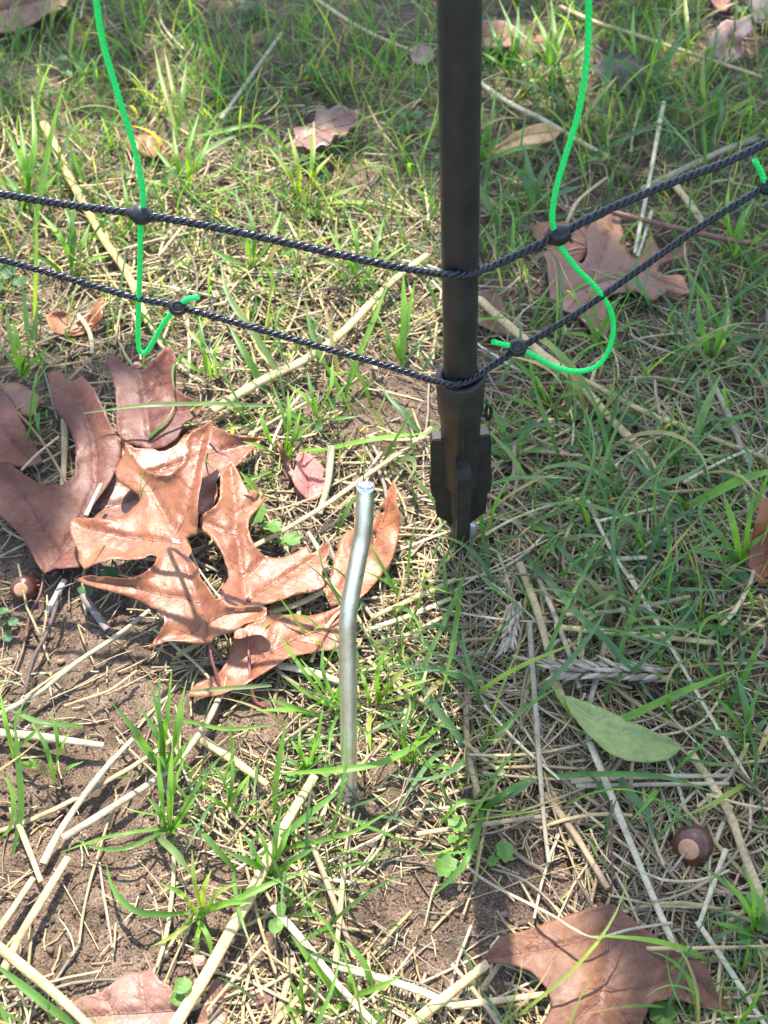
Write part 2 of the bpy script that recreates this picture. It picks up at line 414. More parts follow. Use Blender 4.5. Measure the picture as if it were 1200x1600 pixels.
# ------------------------------------------------------------------ the netting
def netY(px, low=False):
    d = (px - 712) / 712.0
    off = .055 * abs(d) ** 1.1 if d < 0 else .075 * (d / .69) ** 1.1 * .8
    k = math.exp(-(abs(px - 712) / 45.0) ** 2)
    return PY + off - .0113 * k - (.0015 * k if low else 0)
net = thing('fence_netting', 'black twisted netting cords with green upright strings and knots, strung past the post', 'netting', (0.02, PY, .16))
def cordpath(pts, low):
    p = resample(spline(pts, 400), 900)
    return np.array([atY(x, y, netY(x, low)) for x, y in p])
top_pts = [(-160, 288), (-60, 296), (0, 303), (100, 319), (220, 335), (350, 358), (500, 391), (600, 413), (680, 427), (712, 429), (742, 425), (800, 402), (872, 367), (950, 327), (1050, 285), (1130, 255), (1200, 222), (1270, 187), (1360, 140)]
low_pts = [(-160, 372), (-60, 392), (0, 405), (100, 433), (200, 462), (280, 480), (400, 513), (500, 542), (600, 570), (655, 588), (690, 598), (715, 600), (742, 590), (770, 570), (810, 545), (900, 490), (1000, 420), (1100, 350), (1200, 290), (1270, 255), (1360, 215)]
def rope(name, path, R0, plies, pr, pitch, mat, parent, wires=0):
    P = path; L = np.r_[0, np.cumsum(np.linalg.norm(np.diff(P, axis=0), axis=1))]
    n = int(L[-1] / .0011); t = np.linspace(0, L[-1], n); P = np.stack([np.interp(t, L, P[:, k]) for k in range(3)], -1)
    T = np.gradient(P, axis=0); T /= np.linalg.norm(T, axis=1, keepdims=True)
    ref = np.array([0, 0, 1.0]) if abs(T[len(T)//2, 2]) < .7 else np.array([0, 1.0, 0])
    Bn = np.cross(T, ref); Bn /= np.linalg.norm(Bn, axis=1, keepdims=True); N2 = np.cross(Bn, T)
    multi = []
    for k in range(plies):
        a = t / pitch * 2 * np.pi + k * 2 * np.pi / plies
        multi.append((P + R0 * (np.cos(a)[:, None] * Bn + np.sin(a)[:, None] * N2), pr, 7, 1.0))
    o = link(name, tube_mesh(name, None, None, multi=multi), mat, parent)
    if wires:
        mw = []; hf = int(n * .52)
        for k in range(wires):
            a = t / pitch * 2 * np.pi + (k + .5) * 2 * np.pi / wires
            mw.append(((P + (R0 + pr * .6) * (np.cos(a)[:, None] * Bn + np.sin(a)[:, None] * N2))[:hf], .00016, 5, 1.0))
        link('conductor_wire', tube_mesh('conductor_wire', None, None, multi=mw), M_WIRE, o)
    return o
CT = cordpath(top_pts, False); CL = cordpath(low_pts, True)
rope('line_cord', CT, .00122, 3, .00114, .0125, M_CORD, net, 2)
rope('line_cord', CL, .00112, 3, .00105, .0115, M_CORD, net, 2)
# slack wrap of the lower cord round the foot of the tube
def green(pts, dy=0.0):
    p = resample(spline(pts, 200), 400)
    path = np.array([atY(x, y, netY(x) + dy) for x, y in p])
    rope('upright_string', path, .00050, 3, .0011, .010, M_GREEN, net)
green([(140, -60), (150, 0), (162, 70), (185, 150), (208, 225), (222, 290), (223, 335), (220, 345), (219, 400), (217, 470), (216, 530), (219, 549), (229, 550), (240, 533), (258, 502), (278, 480), (292, 468), (310, 464)])
green([(918, -60), (920, 0), (917, 90), (905, 170), (885, 240), (870, 290), (863, 335), (866, 360), (872, 380), (902, 420), (936, 455), (957, 495), (954, 540), (932, 572), (897, 580), (860, 570), (832, 554), (808, 543), (790, 539), (770, 534)])
green([(1179, 250), (1190, 270), (1198, 292), (1225, 330), (1250, 380)])
def knot(px, py, r, ringy):
    c = atY(px, py, netY(px)); rr = r * depth(np.array(c)) / F
    bm = bmesh.new(); bmesh.ops.create_icosphere(bm, subdivisions=3, radius=rr)
    for v in bm.verts:
        v.co.x *= 1.0; v.co.z *= 1.0
        if ringy: v.co.y *= .9
        v.co += Vector((.03, .02, .05)) * rr * math.sin(v.co.z / rr * 6) * .4
        v.co += c
    me = bpy.data.meshes.new('knot'); bm.to_mesh(me); bm.free()
    for p in me.polygons: p.use_smooth = True
    k = link('knot', me, M_PLAST, net)
    d = (Vector((0, 0, CAM_H)) - c).normalized(); M = Matrix.Translation(c) @ d.to_track_quat('Z', 'Y').to_matrix().to_4x4()
    if ringy:
        pts = [tuple(M @ Vector((rr * .62 * math.cos(a), rr * .55 * math.sin(a), rr * .78))) for a in np.linspace(0, 2 * math.pi, 20)]
        link('knot_ring', tube_mesh('knot_ring', pts, rr * .15, 8), M_PLAST, k)
    else:
        tdir = Vector((1, 0, -.16 if px < 700 else .5)).normalized()
        M2 = Matrix.Translation(c) @ tdir.to_track_quat('Z', 'Y').to_matrix().to_4x4()
        link('knot_collar', lathe('knot_collar', [(rr * .3, -rr * 1.08), (rr * .5, -rr * 1.06), (rr * .62, -rr * .9), (rr * .66, -rr * .6), (rr * .66, rr * .6), (rr * .62, rr * .9), (rr * .5, rr * 1.06), (rr * .3, rr * 1.08)], 20, M2), M_PLAST, k)
knot(221, 335, 17, False); knot(872, 367, 18, False); knot(278, 480, 15, True); knot(808, 543, 16, True); knot(1199, 291, 15, True)

# ------------------------------------------------------------------ the steel ground peg
sb = at(546, 1250, 0); zb = depth(sb)
sp_pts = [tuple(sb + np.array([.0005, 0, -.03]))] + [tuple(atZ(x, y, z)) for x, y, z in
          ((546, 1250, zb), (543, 975, .571), (546, 945, .566), (566, 838, .551), (569, 815, .547), (571, 757, .538))]
stake = thing('ground_stake', 'bent bare steel stake stuck in the soil in front of the black post', 'stake', tuple(sb))
P = resample(np.array(sp_pts), 240)
for _ in range(5): P[1:-1] = (P[:-2] + 2 * P[1:-1] + P[2:]) / 4
P = P[::2]; n = len(P)
rad = np.full(n, .00465); rad[-3:] = .0045
for i in range(n): rad[i] *= 1 + .004 * math.sin(i * .9)
link('shaft', tube_mesh('shaft', P, rad, 28), M_STEEL, stake)
d = Vector(P[-1] - P[-3]).normalized(); M = Matrix.Translation(Vector(P[-1]) - d * .0006) @ d.to_track_quat('Z', 'Y').to_matrix().to_4x4()
bm = bmesh.new(); bmesh.ops.create_circle(bm, cap_ends=True, segments=28, radius=.0043)
r_ = bmesh.ops.extrude_face_region(bm, geom=list(bm.faces)); vs = [e for e in r_['geom'] if isinstance(e, bmesh.types.BMVert)]
for v in vs: v.co.z += .0016
bmesh.ops.inset_region(bm, faces=[f for f in bm.faces if all(v in vs for v in f.verts)], thickness=.0006, depth=-.0001)
top = [f for f in bm.faces if f.calc_center_median().z > .0012 and f.normal.z > .5]
bmesh.ops.poke(bm, faces=top); bmesh.ops.subdivide_edges(bm, edges=[e for e in bm.edges if min(v.co.z for v in e.verts) > .0012], cuts=2)
for v in bm.verts:
    if v.co.z > .0012: v.co.z += random.uniform(-.0007, .0005)
me = bpy.data.meshes.new('sheared_end'); bm.to_mesh(me); bm.free(); me.transform(M); link('sheared_end', me, M_CUT, stake)

# ------------------------------------------------------------------ fallen leaves
def polydist(P, L):
    d = np.full(len(P), 1e9)
    for a, b in zip(L[:-1], L[1:]):
        a = np.array(a, float); b = np.array(b, float); ab = b - a
        t = np.clip(((P - a) @ ab) / (ab @ ab + 1e-9), 0, 1)
        d = np.minimum(d, np.linalg.norm(P - (a + t[:, None] * ab), axis=1))
    return d
def inside(P, poly):
    x, y = P[:, 0], P[:, 1]; c = np.zeros(len(P), bool); n = len(poly); j = n - 1
    for i in range(n):
        xi, yi = poly[i]; xj, yj = poly[j]
        with np.errstate(divide='ignore', invalid='ignore'):
            k = ((yi > y) != (yj > y)) & (x < (xj - xi) * (y - yi) / (yj - yi + 1e-12) + xi)
        c ^= k; j = i
    return c
LEAF_POLYS = []
def leaf(name, label, out, hts, mat, veins=(), stem=None, cat_='leaf', curl=2.6, puff=1.5, step=5, seed=0, group='fallen oak leaves lying in the grass', holes=(), vw=2.1, stemw=3.0, vmat=None, sm=3, thick=.00018):
    """out: outline; hts: (px,py,height mm) controls; veins: polylines measured in the photo."""
    rg = np.random.default_rng(seed + 77)
    o = np.array(out, float); n = len(o); pts = []
    for i in range(n):
        a, b, c, d = o[i - 1], o[i], o[(i + 1) % n], o[(i + 2) % n]
        def sharp(p0, p1_, p2_):
            u1 = p1_ - p0; u2 = p2_ - p1_; return float(u1 @ u2 / (np.linalg.norm(u1) * np.linalg.norm(u2) + 1e-9))
        kk = .15 if min(sharp(a, b, c), sharp(b, c, d)) < .25 else .85
        for f in np.arange(sm) / sm:
            p = .5 * (2 * b + (c - a) * f + (2 * a - 5 * b + 4 * c - d) * f ** 2 + (3 * b - a - 3 * c + d) * f ** 3)
            lin = b * (1 - f) + c * f
            pts.append(p * kk + lin * (1 - kk) + (rg.normal(0, .6, 2) if f else 0))
    pts = np.array(pts); LEAF_POLYS.append(o)
    x0, y0 = pts.min(0); x1, y1 = pts.max(0)
    gx_, gy_ = np.meshgrid(np.arange(x0, x1, step), np.arange(y0, y1, step * .87)); gx_ = gx_ + (np.arange(gx_.shape[0]) % 2)[:, None] * step / 2
    G = np.stack([gx_.ravel(), gy_.ravel()], -1) + rg.normal(0, .5, (gx_.size, 2))
    G = G[inside(G, pts)]; G = G[polydist(G, np.vstack([pts, pts[:1]])) > step * .45]
    allv = [Vector(p) for p in pts] + [Vector(p) for p in G]
    m = len(pts); edges = [(i, (i + 1) % m) for i in range(m)]
    vo, _, fo, *_r = delaunay_2d_cdt(allv, edges, [], 1, 1e-4)
    V2 = np.array([tuple(v) for v in vo])
    hc = np.array(hts, float); sig = max(x1 - x0, y1 - y0) * .28
    d2 = ((V2[:, None, :] - hc[None, :, :2]) ** 2).sum(-1); wt = np.exp(-d2 / (2 * sig ** 2) * 1.6) + 1e-7 / (d2 + 1)
    h = (wt * hc[None, :, 2]).sum(1) / wt.sum(1)
    de = polydist(V2, np.vstack([pts, pts[:1]]))
    nz = vnoise(V2[:, 0], V2[:, 1], 55, 20 + seed) ; nz2 = vnoise(V2[:, 0], V2[:, 1], 22, 40 + seed)
    def height(Q, base, e, dv):
        return base
    h = h + curl * np.exp(-de / 9) * (nz * 3.0 + .5) + nz2 * .9 + nz * 2.6
    if len(veins):
        dv = np.min([polydist(V2, v) for v in veins], 0)
        h = h + puff * .8 * (1 - np.exp(-dv / 9.0)) - .8 * np.exp(-(dv / 4.5) ** 2) + .6 * vnoise(V2[:, 0], V2[:, 1], 9, 90 + seed)
        dm = polydist(V2, veins[0]); h = h + .9 * puff * (1 - np.exp(-dm / 30.0))
    h = np.maximum(h, 1.2) / 1000.0
    P3 = at(V2[:, 0], V2[:, 1], h)
    cen = P3.mean(0); t = thing(name, label, cat_, tuple(at(V2[:, 0].mean(), V2[:, 1].mean(), 0)), group)
    faces = []
    for f in fo:
        a_, b_, c_2 = (V2[k] for k in f[:3])
        up_ = (b_[0] - a_[0]) * (c_2[1] - a_[1]) - (b_[1] - a_[1]) * (c_2[0] - a_[0]) < 0     # photo y runs down
        faces.append(tuple(f) if up_ else tuple(f)[::-1])
    if holes:
        fc = np.array([V2[list(f)].mean(0) for f in faces]); keep = np.ones(len(faces), bool)
        for hx, hy, ha, hb in holes: keep &= (((fc[:, 0] - hx) / ha) ** 2 + ((fc[:, 1] - hy) / hb) ** 2) > 1
        faces = [f for f, k in zip(faces, keep) if k]
    me = bpy.data.meshes.new('blade'); me.from_pydata([tuple(p) for p in P3], [], faces); me.update()
    for p in me.polygons: p.use_smooth = True
    bl = link('leaf_blade', me, mat, t)
    md = bl.modifiers.new('thickness', 'SOLIDIFY'); md.thickness = thick; md.offset = -1
    def hat(Q):
        d2 = ((np.asarray(Q)[:, None, :] - V2[None]) ** 2).sum(-1); k = np.argsort(d2, 1)[:, :3]
        ww = 1 / (np.take_along_axis(d2, k, 1) + .5); return (h[k] * ww).sum(1) / ww.sum(1)
    if len(veins):
        multi = []
        for j, v in enumerate(veins):
            vp = resample(spline(v, 40), max(6, int(len(v) * 8))); hh = hat(vp) + .00025
            A = at(vp[:, 0], vp[:, 1], hh); z = depth(A)
            ww = np.linspace(1, .35, len(A)) * (vw if j == 0 else vw * .62) * z / F * .5
            multi.append((A, ww, 6, .6))
        for v in veins:
            vs_ = resample(spline(v, 60), max(4, int(np.linalg.norm(np.diff(np.array(v, float), axis=0), axis=1).sum() / 13)))
            for q_ in range(1, len(vs_) - 1):
                tg = vs_[q_ + 1] - vs_[q_ - 1]; tg = tg / (np.linalg.norm(tg) + 1e-9)
                for sd_ in (-1, 1):
                    if rg.random() < .2: continue
                    an = sd_ * rg.uniform(.75, 1.15); dr = np.array([tg[0] * math.cos(an) - tg[1] * math.sin(an), tg[0] * math.sin(an) + tg[1] * math.cos(an)])
                    ln_ = rg.uniform(14, 34); cv = np.array([-dr[1], dr[0]]) * -sd_ * ln_ * .14
                    br = np.array([vs_[q_] + dr * ln_ * f_ + cv * f_ * f_ for f_ in np.linspace(0, 1, 7)])
                    kin = inside(br, pts); 
                    if not kin[1:4].all(): continue
                    br = br[:(np.argmin(kin) if not kin.all() else 7)]
                    if len(br) < 4: continue
                    A = at(br[:, 0], br[:, 1], hat(br) + .00012); multi.append((A, np.linspace(.36, .12, len(A)) * depth(A) / F, 4, .5))
        link('vein', tube_mesh('vein', None, None, multi=multi), vmat or mat, t)
    if stem is not None:
        s = np.array(stem, float); sp2 = resample(spline(s, 40), 28)
        A = at(sp2[:, 0], sp2[:, 1], np.maximum(sp2[:, 2], .8) / 1000); z = depth(A)
        link('stem', tube_mesh('stem', A, np.linspace(.55, 1.0, 28) * stemw * z / F * .5, 8), vmat or mat, t)
    return t

ML = {}
def lm(key, c1, c2, **k):
    if key not in ML: ML[key] = m_leaf('leaf_' + key, c1, c2, **k)
    return ML[key]
ORANGE = lm('orange', (.30, .118, .045), (.24, .078, .030), seed=1.0)
RUST = lm('rust', (.30, .105, .05), (.33, .13, .062), seed=2.0)
RED = lm('red_brown', (0.221, 0.072, 0.034), (0.264, 0.102, 0.043), seed=3.0, rough=.42)
PURP = lm('purple_brown', (.135, .043, .028), (.20, .07, .034), seed=4.0, rough=.56, dust=.12, spec=.25)
DARK = lm('dark_brown', (.17, .07, .048), (.25, .11, .06), seed=5.0, dust=.5)
BIG = lm('chestnut', (0.196, 0.083, 0.037), (0.149, 0.061, 0.032), seed=6.0, rough=.58, spec=.28)
PINK = lm('pink', (.60, .12, .105), (.66, .22, .18), seed=7.0, rough=.6, trans=.2)
PALE = lm('pale_pink', (.50, .33, .27), (.38, .22, .17), seed=8.0, rough=.6)
TAN = lm('tan', (.72, .44, .19), (.58, .32, .12), seed=9.0, rough=.5)
MAUVE = lm('mauve', (0.238, 0.110, 0.070), (0.290, 0.136, 0.066), seed=10.0, rough=.55, spec=.3)
BURNT = lm('burnt_orange', (0.391, 0.145, 0.051), (0.289, 0.093, 0.034), seed=11.0, rough=.5, spot=.3)
GREY = lm('grey', (.22, .17, .15), (.15, .11, .09), seed=12.0, rough=.8)
LGREEN = lm('pale_green', (.24, .31, .07), (.32, .39, .11), seed=13.0, rough=.5, trans=.2)
VEIN = m_simple('leaf_vein', (.10, .035, .028), (.17, .065, .045), 200, .5)
VEINR = m_simple('leaf_vein_red', (.17, .05, .035), (.26, .09, .06), 200, .5)
VEING = m_simple('leaf_vein_green', (.3, .38, .2), (.38, .45, .26), 200, .5)

leaf('oak_leaf', 'maroon oak leaf fragment at the far left edge of the leaf pile', [(-30, 590), (0, 608), (15, 625), (30, 650), (45, 680), (60, 705), (67, 722), (40, 731), (10, 724), (-30, 722)],
     [(0, 660, 14), (60, 720, 8), (0, 610, 16), (30, 650, 20)], PURP, [[(-20, 640), (20, 690), (50, 722)]], seed=1, vmat=VEIN)
leaf('oak_leaf', 'small curled brown leaf tucked behind the maroon leaf at left', [(-5, 600), (25, 598), (55, 612), (62, 625), (50, 652), (30, 648), (12, 620)], [(20, 620, 8), (50, 640, 12)], MAUVE, seed=2)
leaf('oak_leaf', 'dark plum oak leaf at the top of the pile, under the hanging green string',
     [(165, 566), (176, 550), (192, 565), (209, 576), (223, 577), (242, 562), (258, 541), (271, 545), (275, 567), (275, 595), (278, 611), (316, 632), (311, 647), (286, 664), (278, 683), (264, 694), (239, 702), (209, 696), (192, 688), (183, 669), (181, 636), (179, 606)],
     [(176, 555, 26), (262, 545, 28), (225, 620, 16), (315, 635, 8), (235, 690, 14), (185, 640, 20), (280, 640, 20)], PURP,
     [[(238, 700), (232, 660), (225, 620), (222, 585)], [(232, 660), (262, 645), (305, 636)], [(228, 640), (250, 600), (262, 555)]], seed=3, vmat=VEIN, curl=2.5)
leaf('oak_leaf', 'dark red leaf lying under the back of the pile, behind the plum leaf', [(150, 755), (185, 745), (215, 760), (228, 785), (220, 805), (160, 818), (118, 828), (105, 812), (130, 790)],
     [(150, 790, 9), (200, 790, 9)], DARK, [[(110, 820), (160, 795), (215, 780)]], seed=4, vmat=VEIN)
leaf('oak_leaf', 'glossy red brown oak leaf across the back of the pile, its lobe pointing right',
     [(195, 690), (210, 700), (235, 700), (262, 695), (285, 682), (300, 668), (320, 664), (345, 670), (375, 682), (412, 684), (398, 700), (372, 726), (350, 740), (338, 752), (340, 775), (325, 800), (300, 806), (270, 790), (240, 770), (212, 748), (196, 720)],
     [(215, 720, 14), (270, 720, 16), (345, 690, 14), (405, 688, 10), (320, 790, 6), (300, 740, 12)], RED,
     [[(220, 745), (280, 725), (340, 705), (400, 690)], [(300, 716), (290, 695), (300, 672)], [(290, 722), (300, 750), (315, 790)]], seed=5, vmat=VEINR, curl=2.4)
leaf('oak_leaf', 'large plum brown oak leaf left of the pile, with one tall upright lobe',
     [(74, 584), (93, 577), (112, 596), (126, 588), (143, 603), (157, 628), (170, 658), (187, 688), (188, 719), (176, 746), (157, 774), (140, 800), (128, 826), (124, 848), (129, 867), (126, 886), (99, 888), (82, 889), (69, 897), (60, 884), (44, 856), (25, 829), (0, 807), (-15, 800), (-12, 727), (14, 724), (30, 735), (55, 752), (77, 757), (99, 756), (115, 743), (118, 710), (115, 688), (102, 661), (85, 636), (80, 611)],
     [(90, 585, 26), (140, 620, 22), (150, 700, 24), (140, 760, 18), (69, 895, 8), (10, 740, 22), (20, 790, 20), (80, 800, 14), (180, 700, 15), (115, 870, 10), (120, 720, 17)], PURP,
     [[(69, 897), (95, 865), (125, 815), (150, 755), (147, 690), (125, 620)], [(92, 868), (70, 830), (40, 780), (10, 745)], [(80, 885), (105, 862), (122, 850)]],
     stem=[(69, 897, 8), (62, 930, 10), (47, 962, 7), (40, 1000, 3)], stemw=7, seed=6, vmat=VEIN, curl=2.5)
leaf('oak_leaf', 'orange brown oak leaf at the front of the pile, reaching right to the steel stake',
     [(366, 986), (386, 974), (407, 969), (417, 961), (453, 961), (494, 960), (523, 950), (533, 944), (547, 955), (552, 980), (541, 1001), (523, 1015), (494, 1018), (465, 1024), (442, 1033), (415, 1050), (395, 1062), (377, 1073), (334, 1088), (290, 1088), (307, 1068), (337, 1056), (354, 1033), (363, 1009)],
     [(300, 1080, 4), (350, 1060, 8), (400, 1010, 17), (460, 990, 16), (530, 965, 9), (365, 990, 10)], RUST,
     [[(390, 1060), (393, 1039), (442, 1009), (494, 980), (540, 962)], [(460, 1000), (485, 1005), (510, 1012)], [(420, 1022), (425, 1000), (430, 975)]],
     stem=[(384, 975, 14), (388, 1010, 17), (391, 1059, 14), (398, 1094, 6), (415, 1106, 2)], stemw=6.5, seed=7, vmat=VEINR, curl=1.5)
leaf('oak_leaf', 'orange oak leaf with pointed lobes to the right of the big central leaf',
     [(360, 719), (370, 732), (380, 753), (389, 765), (405, 764), (415, 776), (407, 791), (393, 806), (388, 826), (398, 852), (412, 867), (436, 871), (453, 867), (480, 852), (484, 864), (494, 861), (516, 842), (512, 867), (504, 896), (507, 916), (488, 925), (465, 929), (442, 937), (418, 944), (386, 955), (366, 952), (352, 945), (346, 931), (342, 922), (357, 902), (351, 878), (345, 861), (334, 843), (316, 829), (313, 808), (328, 797), (342, 782), (344, 762), (345, 738)],
     [(360, 725, 24), (350, 790, 26), (320, 815, 24), (375, 850, 22), (380, 930, 20), (450, 900, 20), (510, 850, 28), (500, 915, 14), (405, 780, 20)], ORANGE,
     [[(384, 954), (377, 890), (368, 830), (366, 790), (360, 730)], [(386, 940), (420, 918), (453, 897), (490, 874), (515, 848)], [(368, 836), (345, 828), (318, 815)], [(367, 808), (385, 795), (403, 780)], [(378, 905), (395, 892), (412, 873)]],
     seed=8, vmat=VEINR, curl=1.8, holes=[(389, 938, 4, 3)])
leaf('oak_leaf', 'large glossy orange brown oak leaf topmost on the pile, with long left lobes',
     [(322, 662), (330, 655), (334, 668), (325, 700), (317, 735), (311, 770), (309, 800), (309, 832), (300, 838), (291, 841), (299, 857), (295, 870), (304, 880), (310, 890), (313, 903), (325, 917), (338, 938), (349, 930), (353, 945), (375, 950), (400, 947), (417, 950), (415, 963), (400, 972), (382, 975), (360, 989), (335, 995), (328, 1004), (305, 1005), (265, 1001), (246, 1008), (230, 1014), (238, 1005), (250, 987), (257, 970), (250, 957), (230, 945), (210, 937), (190, 929), (157, 920), (130, 912), (115, 906), (132, 900), (165, 901), (197, 904), (225, 895), (242, 880), (245, 870), (237, 867), (220, 873), (200, 875), (175, 874), (152, 880), (132, 890), (124, 880), (120, 855), (110, 832), (109, 815), (122, 809), (152, 810), (177, 810), (197, 802), (213, 788), (220, 777), (200, 762), (185, 752), (180, 735), (190, 715), (200, 697), (210, 712), (225, 732), (245, 742), (265, 742), (282, 727), (290, 707), (291, 687), (302, 673)],
     [(325, 665, 46), (300, 720, 36), (285, 780, 38), (245, 830, 34), (150, 840, 22), (120, 860, 16), (200, 760, 20), (280, 870, 40), (240, 910, 38), (150, 910, 26), (118, 906, 24), (235, 1010, 10), (300, 960, 36), (325, 1000, 24), (400, 955, 22), (350, 970, 30), (255, 960, 24), (190, 880, 26)], ORANGE,
     [[(327, 1003), (318, 960), (300, 905), (283, 850), (262, 810), (240, 770), (222, 745)], [(283, 850), (240, 845), (190, 838), (125, 822)], [(311, 942), (290, 935), (260, 932), (200, 915), (135, 906)], [(318, 970), (300, 990), (250, 1003)], [(275, 835), (292, 800), (305, 740), (320, 675)], [(322, 975), (355, 958), (405, 955)]],
     stem=[(325, 995, 24), (331, 1030, 22), (341, 1065, 14), (343, 1090, 7), (337, 1125, 2)], stemw=7.0, seed=9, vmat=VEINR, curl=2.6, puff=1.8)
leaf('oak_leaf', 'narrow bright orange leaf standing behind the bend of the steel stake',
     [(614, 749), (621, 765), (618, 782), (625, 808), (622, 843), (608, 884), (590, 907), (564, 934), (535, 944), (517, 947), (512, 937), (507, 922), (517, 899), (523, 870), (532, 843), (544, 829), (558, 829), (572, 837), (582, 817), (592, 797), (605, 773)],
     [(614, 752, 34), (600, 850, 20), (560, 910, 14), (515, 925, 12), (540, 845, 20), (560, 870, 10)], BURNT,
     [[(515, 940), (545, 905), (580, 860), (600, 810), (613, 760)], [(560, 885), (545, 860), (545, 838)]], seed=10, vmat=VEINR, curl=2.2, holes=[(597, 798, 4, 4), (586, 838, 3, 8)])
leaf('small_leaf', 'small bright pink red leaf lying above the steel stake', [(465, 709), (478, 706), (491, 715), (507, 732), (504, 745), (509, 752), (500, 776), (485, 783), (477, 778), (465, 764), (456, 747), (462, 728)],
     [(480, 740, 9), (500, 770, 5)], PINK, [[(482, 780), (480, 745), (470, 712)]], seed=11, vmat=VEINR, curl=.8, group=None, step=4)
leaf('small_leaf', 'thin crimson leaf sliver beside the pink leaf', [(433, 690), (440, 694), (449, 715), (462, 740), (468, 755), (460, 752), (448, 735), (438, 712)], [(433, 690, 22), (455, 730, 10)], RED, seed=12, curl=.6, group=None, step=4)
leaf('oak_leaf', 'big chestnut brown oak leaf at the lower right, cut by the bottom of the picture',
     [(750, 1501), (783, 1464), (806, 1457), (831, 1451), (858, 1440), (884, 1431), (927, 1418), (954, 1413), (980, 1429), (1015, 1456), (1050, 1482), (1102, 1508), (1118, 1547), (1146, 1580), (1102, 1576), (1063, 1563), (1024, 1565), (1006, 1591), (1006, 1625), (1035, 1690), (960, 1730), (880, 1710), (838, 1660), (846, 1600), (862, 1574), (853, 1543), (827, 1517), (787, 1506)],
     [(752, 1500, 5), (860, 1470, 14), (950, 1420, 8), (950, 1520, 22), (1060, 1510, 16), (1140, 1575, 3), (860, 1570, 12), (1000, 1600, 14), (920, 1620, 24)], BIG,
     [[(954, 1413), (951, 1460), (944, 1520), (934, 1565), (930, 1640)], [(950, 1455), (900, 1472), (840, 1484), (760, 1498)], [(955, 1440), (985, 1465), (1030, 1497), (1090, 1533), (1138, 1574)], [(937, 1562), (905, 1590), (870, 1640)], [(943, 1530), (965, 1570), (990, 1610)], [(1030, 1497), (1060, 1492), (1085, 1500)], [(1070, 1520), (1075, 1542), (1070, 1560)], [(860, 1480), (840, 1463), (832, 1456)]],
     stem=[(954, 1413, 9), (957, 1370, 16), (956, 1310, 22), (955, 1250, 26)], stemw=4.2, seed=13, vmat=VEIN, curl=1.0, puff=.8, vw=4.2, sm=4)
leaf('oak_leaf', 'dusty brown oak leaf half buried at the lower left corner',
     [(112, 1567), (135, 1556), (158, 1550), (180, 1532), (204, 1517), (220, 1520), (237, 1515), (248, 1530), (267, 1542), (272, 1560), (283, 1567), (292, 1600), (290, 1660), (60, 1660), (70, 1605)],
     [(120, 1570, 3), (200, 1560, 13), (230, 1520, 5), (280, 1590, 6)], lm('dusty', (.31, .16, .11), (.26, .12, .08), seed=14.0, dust=.6, rough=.55),
     [[(285, 1578), (230, 1582), (180, 1585), (90, 1590)], [(230, 1582), (225, 1550), (222, 1525)], [(180, 1585), (170, 1565), (162, 1553)]], seed=14, vmat=VEIN, vw=2.6)
leaf('oak_leaf', 'crumpled dark brown leaf scrap under the yellow straw at the bottom', [(330, 1538), (345, 1525), (352, 1550), (355, 1590), (340, 1640), (300, 1640), (310, 1590), (322, 1560)], [(335, 1570, 7), (340, 1540, 4)], DARK, seed=15, curl=1)
leaf('oak_leaf', 'mauve brown oak leaf behind the cords on the right, with deep round gaps',
     [(960, 333), (969, 340), (973, 358), (979, 386), (988, 401), (1004, 400), (1009, 375), (1018, 368), (1027, 385), (1040, 397), (1058, 390), (1079, 383), (1071, 398), (1053, 405), (1030, 414), (1026, 424), (1044, 430), (1067, 431), (1073, 445), (1080, 459), (1062, 460), (1044, 454), (1030, 463), (1018, 470), (997, 456), (978, 458), (960, 459), (946, 470), (953, 501), (950, 520), (941, 529), (923, 517), (906, 498), (892, 489), (864, 475), (857, 440), (853, 405), (846, 395), (868, 390), (884, 402), (897, 412), (911, 410), (918, 393), (916, 358), (932, 345)],
     [(963, 338, 16), (945, 400, 12), (870, 420, 16), (940, 520, 4), (1000, 420, 14), (1070, 390, 20), (1075, 455, 14), (1018, 375, 12), (900, 470, 12)], MAUVE,
     [[(866, 470), (905, 452), (945, 438), (990, 428), (1030, 412), (1070, 390)], [(920, 447), (938, 410), (950, 375), (962, 342)], [(915, 448), (925, 475), (940, 515)], [(880, 465), (870, 430), (858, 405)], [(1005, 424), (1040, 440), (1072, 452)]], seed=16, vmat=VEIN, curl=1.6, vw=1.4)
leaf('oak_leaf', 'brown leaf piece with a hole, tucked behind the mauve leaf and the right cord knot', [(826, 352), (845, 347), (870, 345), (895, 348), (914, 352), (922, 380), (912, 405), (892, 414), (872, 400), (840, 378)],
     [(840, 355, 5), (900, 380, 6)], RUST, seed=17, holes=[(890, 375, 5, 5)], curl=.8)
leaf('oak_leaf', 'brown leaf partly hidden just right of the black post, under the pale straw', [(735, 462), (752, 455), (770, 452), (785, 465), (792, 485), (803, 500), (818, 516), (800, 528), (778, 520), (760, 512), (740, 500)],
     [(745, 465, 14), (790, 510, 6), (770, 480, 8)], MAUVE, [[(745, 470), (770, 490), (805, 518)]], seed=18, vmat=VEIN)
leaf('oak_leaf', 'curled orange leaf with an upturned tip at left, below the lower cord', [(70, 497), (84, 486), (103, 488), (115, 500), (133, 497), (148, 478), (162, 463), (161, 482), (158, 500), (135, 520), (107, 525), (82, 518)],
     [(75, 500, 14), (100, 505, 4), (120, 510, 5), (160, 468, 22), (85, 488, 16)], BURNT, seed=19, curl=3, step=4)
